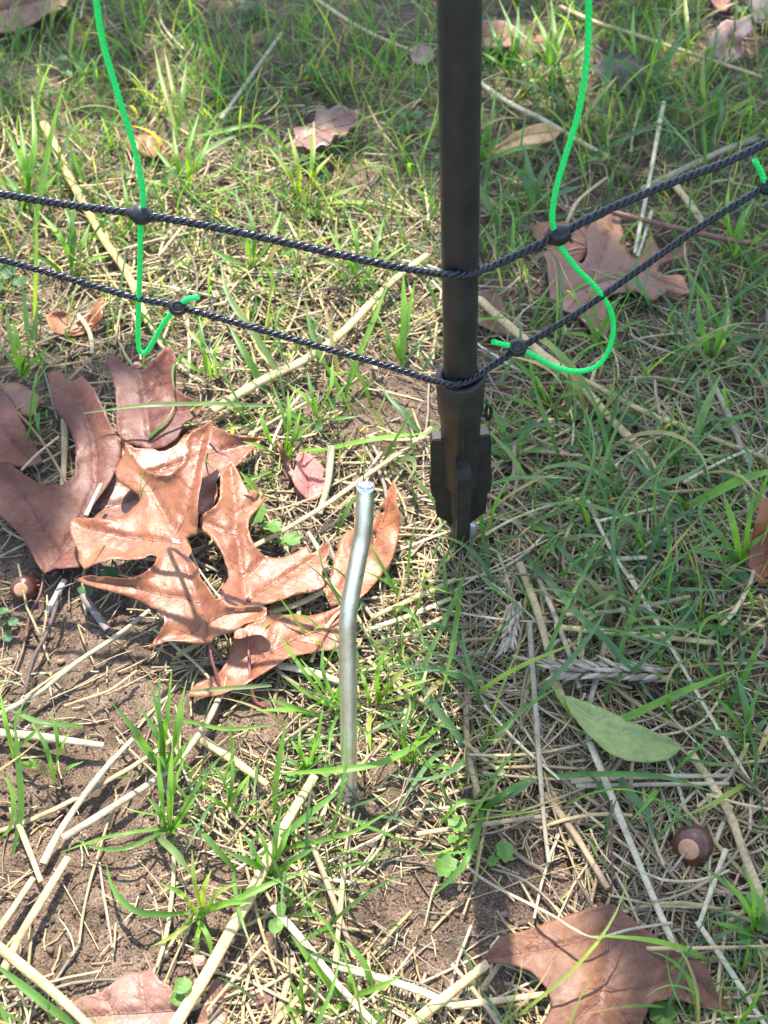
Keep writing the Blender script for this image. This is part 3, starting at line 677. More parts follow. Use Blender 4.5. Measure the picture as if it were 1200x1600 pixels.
leaf('oak_leaf', 'red brown leaf lying alone in the grass left of the post, above the cords', [(448, 230), (462, 214), (457, 200), (478, 197), (492, 186), (494, 164), (514, 172), (532, 160), (545, 172), (566, 170), (560, 186), (574, 196), (548, 200), (540, 214), (522, 210), (514, 228), (500, 226), (488, 238), (474, 228)],
     [(465, 220, 14), (510, 190, 20), (560, 190, 12)], DARK, [[(455, 228), (500, 205), (565, 190)]], seed=20, vmat=VEINR)
leaf('small_leaf', 'tan curled leaf in the grass between the post and the right green string', [(760, 240), (780, 224), (805, 206), (832, 195), (860, 192), (876, 207), (862, 220), (832, 226), (800, 233), (780, 243)],
     [(765, 240, 10), (820, 205, 32), (870, 205, 24), (820, 225, 20)], TAN, [[(762, 239), (820, 212), (872, 205)]], seed=21, vmat=VEINR, group=None)
leaf('oak_leaf', 'folded pinkish brown leaf at the top, just right of the black post', [(735, 34), (765, 31), (790, 33), (812, 45), (815, 55), (840, 55), (862, 57), (852, 65), (818, 67), (790, 73), (735, 77)],
     [(750, 40, 24), (800, 50, 18), (850, 60, 10), (760, 70, 6)], MAUVE, [[(740, 55), (790, 58), (855, 60)]], seed=22, vmat=VEIN)
leaf('small_leaf', 'crumpled pale pink leaf near the top right corner', [(1108, 62), (1124, 38), (1136, 30), (1150, 32), (1172, 22), (1176, 45), (1160, 63), (1155, 90), (1132, 100), (1112, 82)],
     [(1120, 60, 22), (1160, 35, 30), (1140, 90, 8)], PALE, [[(1130, 95), (1140, 60), (1165, 30)]], seed=23, curl=3, group=None, vmat=VEINR)
leaf('oak_leaf', 'grey brown leaf cut by the top right corner', [(1168, -25), (1215, -25), (1215, 36), (1188, 40), (1172, 22)], [(1190, 0, 16), (1190, 35, 8)], GREY, seed=24)
leaf('small_leaf', 'rusty leaf tip poking in at the top edge, left of the pale pink leaf', [(1104, -25), (1145, -20), (1140, 10), (1128, 18), (1112, 4)], [(1125, 0, 12)], RUST, seed=25, group=None)
leaf('oak_leaf', 'dusty mauve oak leaf at the top left corner', [(-25, -35), (60, -40), (107, -12), (102, 10), (75, 22), (52, 38), (25, 50), (-25, 52)],
     [(0, 0, 20), (100, -5, 24), (30, 45, 8)], MAUVE, [[(-20, 20), (40, 5), (100, -8)]], seed=26, vmat=VEIN)
leaf('small_leaf', 'small orange leaf beside the left green string, above the upper cord', [(190, 215), (218, 211), (248, 214), (258, 235), (242, 246), (214, 240), (200, 232)], [(200, 220, 14), (245, 235, 6)], BURNT, seed=27, group=None, step=5)
leaf('small_leaf', 'shrivelled grey leaf in deep grass to the right of the right green string', [(922, 106), (948, 90), (976, 80), (1002, 90), (1010, 114), (988, 127), (984, 150), (962, 140), (940, 126)], [(950, 100, 14), (1000, 105, 20), (970, 145, 4)], GREY, seed=28, curl=4, group=None)
leaf('oak_leaf', 'rusty brown leaf standing on edge at the right side of the picture', [(1170, 885), (1174, 840), (1184, 800), (1192, 778), (1230, 775), (1230, 905), (1188, 912)], [(1180, 880, 8), (1190, 790, 40), (1225, 860, 20)], BURNT, [[(1225, 780), (1205, 840), (1185, 905)]], seed=29, vmat=VEIN)
leaf('small_leaf', 'tiny pinkish leaf at the top, left of the black post', [(638, 78), (654, 68), (674, 74), (678, 92), (662, 102), (644, 96)], [(655, 85, 8)], PALE, seed=30, group=None, step=5)
leaf('willow_leaf', 'pale green lance shaped leaf lying on the straw at right', [(879, 1086), (900, 1091), (922, 1098), (950, 1110), (978, 1123), (1006, 1135), (1041, 1149), (1068, 1165), (1048, 1184), (1022, 1191), (992, 1190), (962, 1182), (940, 1168), (920, 1149), (903, 1130), (890, 1110)],
     [(885, 1092, 15), (960, 1145, 21), (1060, 1165, 13)], LGREEN, [[(881, 1088), (915, 1115), (960, 1138), (1010, 1152), (1067, 1165)], [(930, 1124), (950, 1122)], [(975, 1143), (1000, 1150)]], seed=31, vmat=VEING, curl=.5, puff=1.6, group=None, vw=1.8)

# ------------------------------------------------------------------ straw
def blobs(x, y, L):
    s = np.zeros_like(x, dtype=float)
    for bx, by, rx, ry, k in L: s += k * np.exp(-((x - bx) / rx) ** 2 - ((y - by) / ry) ** 2)
    return s
BARE = [(190, 1430, 150, 130, 1.3), (60, 1400, 60, 60, .3), (90, 1240, 90, 90, .7), (700, 1460, 130, 90, 1.4), (860, 1380, 110, 45, .9), (600, 640, 80, 55, 1), (110, 990, 110, 60, .9), (600, 1240, 70, 50, .7),
        (370, 1130, 60, 50, .9), (230, 1120, 60, 60, .5), (250, 600, 70, 50, .4), (450, 30, 70, 50, .8), (30, 930, 50, 60, .8), (640, 1420, 60, 50, .7), (130, 470, 90, 40, .3), (320, 1500, 60, 80, .5), (940, 480, 40, 40, .2), (450, 1500, 60, 60, .4)]
def px_samples(n, wfun, x0=-560, x1=1760, y0=-300, y1=1800):
    n = int(n * (x1 - x0) * (y1 - y0) / 3.04e6)
    out = np.zeros((0, 2))
    while len(out) < n:
        q = np.stack([rng.uniform(x0, x1, n * 2), rng.uniform(y0, y1, n * 2)], -1)
        k = rng.random(len(q)) < wfun(q[:, 0], q[:, 1]); out = np.vstack([out, q[k]])
    return out[:n]
def straw_w(x, y): return np.clip(.42 + blobs(x, y, [(820, 1000, 150, 170, .5), (1000, 720, 230, 200, .3), (370, 430, 300, 110, .6), (200, 300, 200, 60, .2), (950, 1350, 200, 150, .3), (560, 1560, 200, 70, .4), (620, 950, 90, 80, .4), (100, 1330, 200, 250, -.18), (250, 560, 100, 40, .4)])
                                          - blobs(x, y, BARE) * 1.1 - blobs(x, y, [(150, 120, 260, 150, .25), (880, 130, 160, 110, .35)]), .04, 1)
SC = np.array([(.60, .46, .23), (.64, .52, .29), (.52, .40, .22), (.42, .33, .2), (.34, .28, .2), (.68, .58, .38), (.48, .37, .19), (.25, .18, .12)])
def straws(px, L, Wd, zlo, zhi, segs, K, pz=None):
    n = len(px); c = at(px[:, 0], px[:, 1], 0) if px.shape[1] == 2 else px
    a = rng.uniform(0, np.pi, n)
    d = np.stack([np.cos(a), np.sin(a)], -1); bend = rng.normal(0, .12, n) * L
    s = np.linspace(-.5, .5, segs)
    P = np.zeros((n, segs, 3)); perp = np.stack([-d[:, 1], d[:, 0]], -1)
    P[:, :, :2] = c[:, None, :2] + d[:, None, :] * (L[:, None] * s)[:, :, None] + perp[:, None, :] * (bend[:, None] * (s ** 2 * 4 - .5) * .5)[:, :, None]
    if segs > 4:
        kink = rng.normal(0, .05, n) * L; P[:, :, :2] += perp[:, None, :] * (kink[:, None] * np.maximum(s - .1, 0) * 2)[:, :, None]
    z0 = rng.uniform(zlo, zhi, n); tilt = rng.normal(0, .06, n) * L
    P[:, :, 2] = H(P[:, :, 0], P[:, :, 1]) * .6 + (H(c[:, 0], c[:, 1]) * .4)[:, None] + z0[:, None] + tilt[:, None] * s
    P[:, :, 2] = np.maximum(P[:, :, 2], H(P[:, :, 0], P[:, :, 1]) + .0006)
    W = np.repeat(Wd[:, None], segs, 1) * (1 - .25 * np.abs(s)[None] * 2 * rng.random(n)[:, None])
    col = SC[rng.integers(0, len(SC), n)] * rng.uniform(.75, 1.2, (n, 1)) * rng.uniform(.95, 1.05, (n, 3))
    return sweep(P, W, K, flat=.5, col=col, closed=True)
p1 = px_samples(7000, straw_w); n1 = len(p1)
L1 = np.clip(rng.lognormal(math.log(.036), .55, n1), .012, .13); W1 = np.clip(rng.lognormal(math.log(.00052), .42, n1), .00025, .0016)
A1 = straws(p1, L1, W1, .0005, .007, 6, 6); A1 = (A1[0], A1[1], A1[2] * .88)
p2 = px_samples(13000, lambda x, y: straw_w(x, y) * .95 + .04); n2 = len(p2)
p4 = px_samples(850, straw_w); nm = len(p4); Lm = np.clip(rng.lognormal(math.log(.055), .4, nm), .02, .14); Wm = np.clip(rng.lognormal(math.log(.00095), .3, nm), .0006, .0019)
A4 = straws(p4, Lm, Wm, .003, .013, 8, 8)
A2 = straws(p2, rng.uniform(.004, .018, n2), rng.uniform(.0002, .0008, n2), .0003, .005, 3, 4)
def world_margin(n, r0=0.0):
    q = np.stack([rng.uniform(-1.4, 1.4, n * 3), rng.uniform(-.3, 2.1, n * 3)], -1)
    P = np.concatenate([q, np.zeros((len(q), 1))], 1); x, y, z = proj(P)
    m = (z < .05) | (x < -550) | (x > 1750) | (y < -290) | (y > 1790)
    return P[m][:n]
pm = world_margin(5000); A3 = straws(pm, rng.uniform(.02, .1, len(pm)), rng.uniform(.0005, .0014, len(pm)), .001, .012, 4, 4)
p5 = px_samples(240, lambda x, y: np.clip(blobs(x, y, [(1000, 740, 230, 220, 1), (430, 430, 260, 120, .8), (900, 900, 260, 120, .5), (960, 1110, 160, 110, -.6), (1083, 1320, 90, 90, -.8)]), 0, 1)); n5 = len(p5)
A5 = straws(p5, rng.uniform(.045, .12, n5), rng.uniform(.0006, .0013, n5), .002, .008, 9, 8)
V, Q_, c_ = cat([A1, A2, A3, A4, A5])
tag(link('straw_litter', npmesh('straw_litter', V, Q_, c_), M_STRAW), 'loose dry straw and grass litter strewn over the soil', 'straw', kind='stuff')

def stalk(label, pts, w, color, z=5, arch=2, w2=None, split=False, nodes=(), name='straw_stalk', mat=None, flat=.6, K=10, cat_='straw'):
    p = resample(spline(pts, 60), 40); t = np.linspace(0, 1, 40)
    zz = (np.interp(t, np.linspace(0, 1, len(z)), z) if hasattr(z, '__len__') else np.full(40, float(z))) + arch * np.sin(t * np.pi)
    A = at(p[:, 0], p[:, 1], (zz + 3.5) / 1000); dz = depth(A)
    ww = np.linspace(w, w2 or w * .85, 40) * (1 + .05 * np.sin(t * 9 + w)) * dz / F * .5
    for nd in nodes: ww *= 1 + .3 * np.exp(-((t - nd) / .015) ** 2)
    V, Q, cc = sweep(A[None], ww[None], K, flat=flat, col=None, closed=True)
    shade = 1 + .10 * vnoise(t * 30, np.full(40, w * 7.0 + pts[0][0]), 3, 60)
    cc = np.repeat(np.array(color)[None] * shade[:, None], K, 0)
    mid = A[20]; me = npmesh(name, V, Q, cc)
    o = link(name, me, mat or M_STRAW); me.transform(Matrix.Translation(-Vector(A[0]))); o.location = A[0]
    # material works in world space, so moving the origin changes nothing in the look
    return tag(o, label, cat_, 'dry straw stalks lying on the ground' if cat_ == 'straw' else None)
Y = (.68, .53, .27); T = (.60, .46, .25); G_ = (.46, .39, .27); Wt = (.70, .62, .42); Dk = (.26, .2, .15); Br = (.5, .34, .18)
stalk('thick yellow straw slanting up from the bottom edge towards the steel stake', [(255, 1640), (275, 1600), (330, 1510), (400, 1380), (445, 1290), (492, 1212)], 22, Y, [10, 8, 10], 2, 15, nodes=(.55,))
stalk('long tan straw running from the leaf pile up to the upper cord at the post', [(332, 642), (400, 600), (480, 560), (540, 515), (610, 442), (668, 398)], 17, T, 9, 3, 12, nodes=(.15, .7))
stalk('pale straw with a split end, passing under the right green string', [(742, 462), (785, 500), (845, 552), (900, 595), (955, 655), (990, 690)], 16, Y, 10, 4, 15, nodes=(.75,))
stalk('upper prong of the split pale straw end right of the post', [(985, 684), (1010, 710), (1026, 733)], 9, Y, 9, 0, 7)
stalk('lower prong of the split pale straw end right of the post', [(983, 688), (1002, 716), (1018, 740)], 8, Y, 8, 0, 5)
stalk('long tan straw from the green string loop to the right edge', [(880, 578), (940, 608), (1000, 640), (1100, 680), (1215, 722)], 11, T, 8, 3)
stalk('long blurred straw at the upper left, passing behind both cords', [(68, 192), (110, 280), (160, 370), (200, 430), (232, 505)], 14, (.62, .45, .2), 8, 4)
stalk('dark spotted straw slanting down beside the wheat ear at right', [(812, 880), (838, 950), (858, 1020), (874, 1080), (900, 1120)], 13, T, 8, 3, 12, nodes=(.6,))
stalk('whitish straw running down from the green lance shaped leaf to the big brown leaf', [(922, 1160), (960, 1255), (1005, 1365), (1058, 1490)], 12, Wt, 9, 3)
stalk('thick mottled straw crossing the bottom left corner', [(-20, 1465), (60, 1530), (110, 1575), (160, 1625)], 17, T, 9, 1, 13)
stalk('long grey straw slanting across bare soil left of the grass tuft', [(98, 1310), (187, 1254), (267, 1200), (318, 1137), (345, 1085)], 13, G_, 6, 2, 10)
stalk('grey double straw lying level at the left edge', [(-20, 1143), (60, 1151), (162, 1165)], 16, G_, 7, 1, 11)
stalk('forked weathered straw on the soil at the lower left', [(67, 1350), (90, 1305), (125, 1252), (165, 1200), (208, 1154)], 14, G_, 5, 3, 8)
stalk('short tan straw pointing down at the left edge', [(18, 1262), (40, 1315), (64, 1378)], 10, T, 7, 1)
stalk('stout straw leaning up from the lower left corner', [(6, 1515), (30, 1465), (62, 1412), (106, 1340)], 15, T, 8, 1, 13)
stalk('second stout straw beside it at the left edge, lower down', [(-15, 1470), (20, 1420), (52, 1372)], 12, T, 7, 1, 10)
stalk('short thick straw end in the soil left of the stake foot', [(314, 1155), (360, 1185), (418, 1226)], 15, T, 5, 1, 11)
stalk('long straw slanting down right from below the yellow straw', [(425, 1415), (480, 1478), (532, 1543), (590, 1605)], 12, Wt, 8, 1)
stalk('pale straw slanting across the bottom towards the pale end straw', [(525, 1508), (590, 1527), (650, 1546), (705, 1570)], 13, Wt, 8, 1)
stalk('thick pale straw pointing at the tip of the big brown leaf', [(630, 1610), (690, 1562), (762, 1505)], 17, Y, 11, 0, 14)
stalk('level straw at the bottom beside the big brown leaf', [(705, 1572), (770, 1564), (856, 1553)], 11, T, 8, 0)
stalk('thin upright pointing straw at the bottom centre', [(523, 1512), (530, 1440), (538, 1348)], 9, T, 9, 1)
stalk('bent brownish straw crossing below the stake', [(480, 1300), (500, 1350), (528, 1425), (553, 1495)], 10, (.42, .32, .2), 7, 1)
stalk('long upright grey straw left of the willow leaf', [(827, 972), (836, 1097), (849, 1272), (858, 1348)], 10, G_, 8, 2, 7)
stalk('short white straw below the acorn', [(1134, 1327), (1115, 1380), (1094, 1440)], 9, Wt, 8, 0)
stalk('white straw running from the short white straw to the bottom right', [(1089, 1440), (1140, 1515), (1195, 1602)], 10, Wt, 8, 0)
stalk('long thin white straw down the right side', [(984, 898), (1050, 1014), (1115, 1127), (1178, 1232)], 7, Wt, 9, 3)
stalk('thick knotted straw down the right edge past the acorn', [(1078, 1175), (1135, 1262), (1164, 1337), (1200, 1425), (1230, 1500)], 15, T, 6, 2, nodes=(.35,))
stalk('level tan straw with a white end above the wheat ear', [(866, 979), (945, 987), (1030, 995), (1122, 1005)], 11, Y, 9, 1)
stalk('level grey double straw below the willow leaf, upper one', [(892, 1221), (1000, 1214), (1137, 1212)], 9, G_, 8, 0)
stalk('level grey double straw below the willow leaf, lower one', [(900, 1228), (1010, 1226), (1139, 1224)], 8, G_, 8, 0)
stalk('brown straw slanting from the soil to the stem of the big brown leaf', [(851, 1240), (897, 1302), (950, 1388)], 12, (.5, .36, .22), 5, 1, nodes=(.5,))
stalk('tan straw stub crossing between the two cords at right', [(1050, 283), (1075, 315), (1100, 350)], 14, T, 9, 0)
stalk('grey straw along the right upper cord', [(1000, 298), (1060, 268), (1123, 238), (1182, 216)], 13, G_, 6, 2)
stalk('thin upright white straw behind the mauve leaf', [(1037, 160), (1025, 225), (1012, 295), (992, 395)], 7, Wt, 14, 4)
stalk('twin thin white straw in the gap of the mauve leaf', [(1018, 330), (1008, 365), (996, 400)], 6, Wt, 12, 2)
stalk('thin curved straw rising from the right cord knot', [(885, 348), (905, 312), (947, 278)], 6, T, 14, 8)
stalk('blurred thin straw at the top, left of the post', [(485, -8), (540, 30), (585, 55), (645, 80)], 8, T, 14, 3)
stalk('blurred grey straw slanting at the top centre', [(345, 186), (385, 130), (440, 52)], 8, G_, 14, 2)
stalk('long straw at the top right running to the corner', [(875, 10), (935, 36), (992, 54), (1075, 82), (1190, 120)], 9, T, 14, 3)
stalk('pale straw slanting away from the post behind the tan curled leaf', [(748, 128), (795, 160), (850, 188), (905, 220), (950, 245)], 10, Wt, 9, 3)
stalk('long thin straw passing behind the steel stake up to the post foot', [(396, 854), (453, 823), (510, 788), (580, 738), (640, 697), (674, 668)], 9, T, [10, 14, 8], 3)
stalk('short straw between the two orange leaves, left of the stake', [(420, 958), (465, 944), (510, 922)], 11, T, 10, 0)
stalk('pale flat straw leading right under the front leaf to the stake', [(427, 1038), (471, 1046), (530, 1064)], 15, Wt, 5, 0)
stalk('dull green straw standing beside the pink leaf', [(518, 697), (512, 755), (499, 803)], 12, (.45, .43, .27), [14, 8, 3], 1)
stalk('thin straw line from the left edge to the central leaf', [(-10, 1120), (60, 1082), (120, 1035), (180, 995), (234, 953)], 9, G_, 7, 2)
stalk('whitish flat straw above the acorn in the left pile shade', [(101, 906), (88, 930), (72, 958)], 11, (.52, .5, .46), 5, 0)
stalk('dark grey flat straw under the long left lobe', [(129, 930), (148, 957), (168, 984)], 13, (.24, .2, .18), 4, 0)
stalk('thin white straw in the shade right of the post', [(936, 814), (990, 802), (1048, 789)], 6, Wt, 12, 1)
stalk('thin white straw rising towards the right edge', [(1068, 754), (1110, 730), (1165, 704)], 6, Wt, 12, 2)
stalk('slanting thin straw right of the post foot', [(918, 782), (955, 859), (995, 922)], 7, Wt, 10, 2)
stalk('level bleached straw stub right of the post foot', [(907, 869), (955, 873), (1010, 871)], 9, Wt, 8, 0)
stalk('level straw above the tan one beside the wheat ear', [(884, 961), (980, 952), (1078, 932)], 9, G_, 9, 1)
stalk('curved grey straw at the right edge under the lower cord', [(1105, 585), (1128, 625), (1146, 668), (1168, 724)], 10, G_, 8, 3)
stalk('thin level straw right of the split straw', [(834, 704), (890, 710), (953, 718)], 7, T, 9, 1)
stalk('straw bundle piece right of the stake, upper', [(580, 965), (640, 938), (712, 905)], 9, T, 7, 1)
stalk('straw bundle piece right of the stake, middle', [(572, 985), (640, 962), (705, 935)], 9, Wt, 7, 1)
stalk('straw bundle piece right of the stake, lower', [(585, 1005), (640, 990), (700, 960)], 8, T, 6, 1)
stalk('grey straw beside the dark spotted one at right', [(838, 895), (868, 965), (892, 1030), (905, 1075)], 9, G_, 8, 2)
stalk('grey straw crossing under the wheat ear', [(948, 985), (938, 1040), (925, 1085), (916, 1125)], 10, G_, 5, 1)
stalk('single upright straw in the shade of the leaf pile', [(100, 655), (101, 700), (98, 765)], 11, T, 4, 0)
stalk('thin straw over the gap between the maroon leaf and the plum leaf', [(33, 735), (60, 708), (92, 682)], 5, T, 14, 1)
stalk('straw scrap lying on the plum brown leaf', [(134, 806), (145, 783), (158, 756)], 8, (.5, .42, .33), 27, 0)
stalk('thin bent straw lying over the top of the big brown leaf', [(720, 1345), (765, 1380), (862, 1430), (890, 1448), (930, 1465), (985, 1452), (1050, 1442)], 5, (.52, .42, .3), [8, 10, 24, 30, 16, 12], 0)
stalk('level straw crossing the right edge of the big brown leaf', [(1010, 1482), (1100, 1481), (1210, 1478)], 6, T, [24, 14, 12], 0)
stalk('thin brown straw leaning on the steel stake', [(560, 1200), (580, 1180), (605, 1155)], 8, Br, [16, 20, 24], 0)
stalk('reddish twig behind the lower cord at right', [(958, 332), (1010, 345), (1080, 362), (1140, 375), (1215, 388)], 9, (.2, .08, .05), 16, 3, 8, name='twig', mat=M_TWIG, flat=1, cat_='twig')
stalk('thin dark twig standing in the grass left of the pile', [(38, 1085), (52, 1030), (75, 985), (95, 925)], 7, (.14, .1, .09), [4, 8, 12], 2, name='twig', flat=.9, cat_='twig')

# ------------------------------------------------------------------ wheat ears
def ear(label, a, b, w, z):
    A = at(np.linspace(a[0], b[0], 16), np.linspace(a[1], b[1], 16), np.full(16, z / 1000)); t = thing('wheat_ear', label, 'wheat ear', tuple(A[0] - np.array([0, 0, z / 1000])), 'dry wheat ears in the litter')
    M_E = M_STRAW; mpp = depth(A).mean() / F
    V, Q, cc = sweep(A[None], np.full((1, 16), 1.4 * mpp), 6, flat=.8, col=np.array([[.42, .36, .28]]), closed=True)
    link('stem', npmesh('stem', V, Q, cc), M_E, t)
    ax = Vector(A[-1] - A[0]).normalized(); side = ax.cross(Vector((0, 0, 1))).normalized(); up = side.cross(ax)
    L = np.linalg.norm(A[-1] - A[0]); ns = 13
    for k in range(ns):
        for s in (-1, 0, 1):
            if random.random() < .04: continue
            s_ = s + random.uniform(-.1, .1); base = Vector(A[0]) + ax * (L * (k + .45 * (s + 1) + random.uniform(-.25, .25)) / ns)
            dr = (ax + side * (s_ * .42 + random.uniform(-.12, .12)) + up * (random.uniform(.1, .34) if s == 0 else random.uniform(-.05, .2))).normalized()
            ln = w * mpp * random.uniform(.85, 1.5); tt = np.linspace(0, 1, 7)
            path = np.array([base + dr * ln * x + side * s_ * w * mpp * .16 for x in tt])
            wd = np.array([.12, .8, 1, .95, .65, .3, .04]) * w * mpp * random.uniform(.12, .18)
            V, Q, cc = sweep(path[None], wd[None], 7, flat=.62, up=np.array([[up.x, up.y, up.z]]), closed=True,
                             col=np.array([[.58, .48, .35]]) * random.uniform(.55, 1.2))
            link('husk', npmesh('husk', V, Q, cc), M_E, t)
    return t
ear('dry wheat ear lying level above the willow leaf', (1052, 1050), (868, 1046), 30, 18)
ear('small dry wheat ear pointing down in the shaded straw', (806, 938), (792, 1012), 20, 15)

# ------------------------------------------------------------------ acorns and clods
def acorn(label, px, py, r, axis_dir, z):
    c = Vector(at(px, py, z / 1000)); mm = depth(np.array(c)) / F; r = r * mm
    M = Matrix.Translation(c) @ Vector(axis_dir).to_track_quat('Z', 'Y').to_matrix().to_4x4()
    t = thing('acorn', label, 'acorn', tuple(at(px, py, 0)), 'acorns on the ground')
    L = 1.08
    pr = [(r * .5, r * .84), (r * .62, r * .76)] + [(r * math.cos(a) ** .75, r * L * math.sin(a)) for a in np.linspace(.62, -1.45, 16)] + [(.08 * r, -r * 1.12), (.001 * r, -r * 1.25)]
    link('shell', lathe('shell', pr, 32, M), M_ACORN, t)
    link('scar', lathe('scar', [(r * .52, r * .83), (r * .49, r * .87), (r * .36, r * .9), (r * .15, r * .92), (r * .001, r * .92)], 32, M), M_SCAR, t)
camd = lambda px, py: (Vector((0, 0, CAM_H)) - Vector(at(px, py, 0))).normalized()
d1 = camd(1083, 1320); acorn('shiny dark acorn with a round tan scar, in the straw at the lower right', 1083, 1320, 31, d1 + Vector((-.35, -.3, -.1)), 8)
d2 = camd(38, 920); acorn('dusty acorn by the stem of the plum brown leaf at left', 38, 920, 21, d2 + Vector((-.3, -.1, 0)), 5)
def lump(name, label, px, py, r, mat, z=3, seed=0, sq=.8):
    c = Vector(at(px, py, z / 1000)); rr = r * depth(np.array(c)) / F
    bm = bmesh.new(); bmesh.ops.create_icosphere(bm, subdivisions=4, radius=rr)
    for v in bm.verts:
        n = v.co.normalized(); k = float(vnoise(n.x * 3 + seed, n.y * 3 + n.z * 5, 1, 70)) * .4 + float(vnoise(n.x * 9 + seed, n.y * 9 + n.z * 14, 1, 71)) * .18
        v.co *= 1 + k; v.co.z *= sq
    me = bpy.data.meshes.new(name); bm.to_mesh(me); bm.free()
    for p in me.polygons: p.use_smooth = True
    o = link(name, me, mat); o.location = c
    return tag(o, label, 'pebble' if name == 'pebble' else 'clod')
lump('clod', 'round brown clod under the upper cord at right', 976, 268, 15, M_CLOD, 6, 1)
M_PEB = m_simple('pink_stone', (.36, .18, .14), (.5, .28, .22), 150, .6, 0, .3, .4)
lump('pebble', 'small pinkish pebble at the bottom, left of the thick yellow straw', 310, 1503, 11, M_PEB, 3, 2)
lump('clod', 'reddish clod of soil at the bottom, between the straws', 408, 1562, 22, m_simple('red_clod', (.14, .07, .06), (.24, .13, .1), 200, .9, 0, .2, 1, .002), 2, 3, .6)
lump('pebble', 'tiny tan pebble under the tip of the hanging green string', 214, 572, 8, M_PEB, 4, 5)

# ------------------------------------------------------------------ soil crumbs
pc = px_samples(9000, lambda x, y: np.clip(.18 + blobs(x, y, BARE), 0, 1)); nc = len(pc); cc_ = at(pc[:, 0], pc[:, 1], 0)
bm = bmesh.new(); bmesh.ops.create_icosphere(bm, subdivisions=1, radius=1.0); iv = np.array([tuple(v.co) for v in bm.verts]); iF = np.array([[v.index for v in f.verts] for f in bm.faces]); bm.free()
size = np.clip(rng.lognormal(math.log(.00065), .5, nc), .0003, .003)
Vc = iv[None] * size[:, None, None] * rng.uniform(.6, 1.3, (nc, len(iv), 1)) * rng.uniform(.7, 1.2, (nc, 1, 3))
Vc += cc_[:, None, :]; Vc[:, :, 2] += (fine(cc_[:, 0], cc_[:, 1]) + size * .3)[:, None]
Fc = (iF[None] + (np.arange(nc) * len(iv))[:, None, None]).reshape(-1, 3)
tint = rng.choice([.55, .8, 1, 1.2, 1.9], nc, p=[.2, .25, .3, .2, .05])
colc = np.repeat(np.array([[.15, .1, .075]]) * tint[:, None] * rng.uniform(.9, 1.1, (nc, 3)), len(iv), 0)
tag(link('soil_crumbs', npmesh('soil_crumbs', Vc.reshape(-1, 3), Fc, colc, smooth=False), m_fibre('crumb', 0, .9, 2000, .2)), 'loose crumbs of dark brown soil', 'soil', kind='stuff')

# ------------------------------------------------------------------ grass
BRIGHT = (.19, .36, .055); MID = (.13, .27, .06); BLUE = (.12, .22, .10); YEL = (.30, .38, .08); PALEG = (.2, .29, .12)
GP = []
def blade(pts, w, color=MID, z=(2, 14), arch=10, tip=.12):
    p = resample(spline(pts, 40), 16); t = np.linspace(0, 1, 16)
    zz = np.interp(t, np.linspace(0, 1, len(z)), z) + arch * np.sin(t * np.pi)
    A = at(p[:, 0], p[:, 1], zz / 1000); dz = depth(A)
    prof = np.minimum(1, .55 + t * 1.8) * np.clip((1 - t) / .35, tip, 1) ** .8
    ww = w * prof * dz / F * .5
    up = np.array([random.uniform(-.35, .35), random.uniform(-.5, .1), 1.0]); up /= np.linalg.norm(up)
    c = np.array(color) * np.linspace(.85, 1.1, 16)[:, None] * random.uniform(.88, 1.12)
    GP.append(sweep(A[None], ww[None], 5, up=up[None], col=c[None], fold=.3))
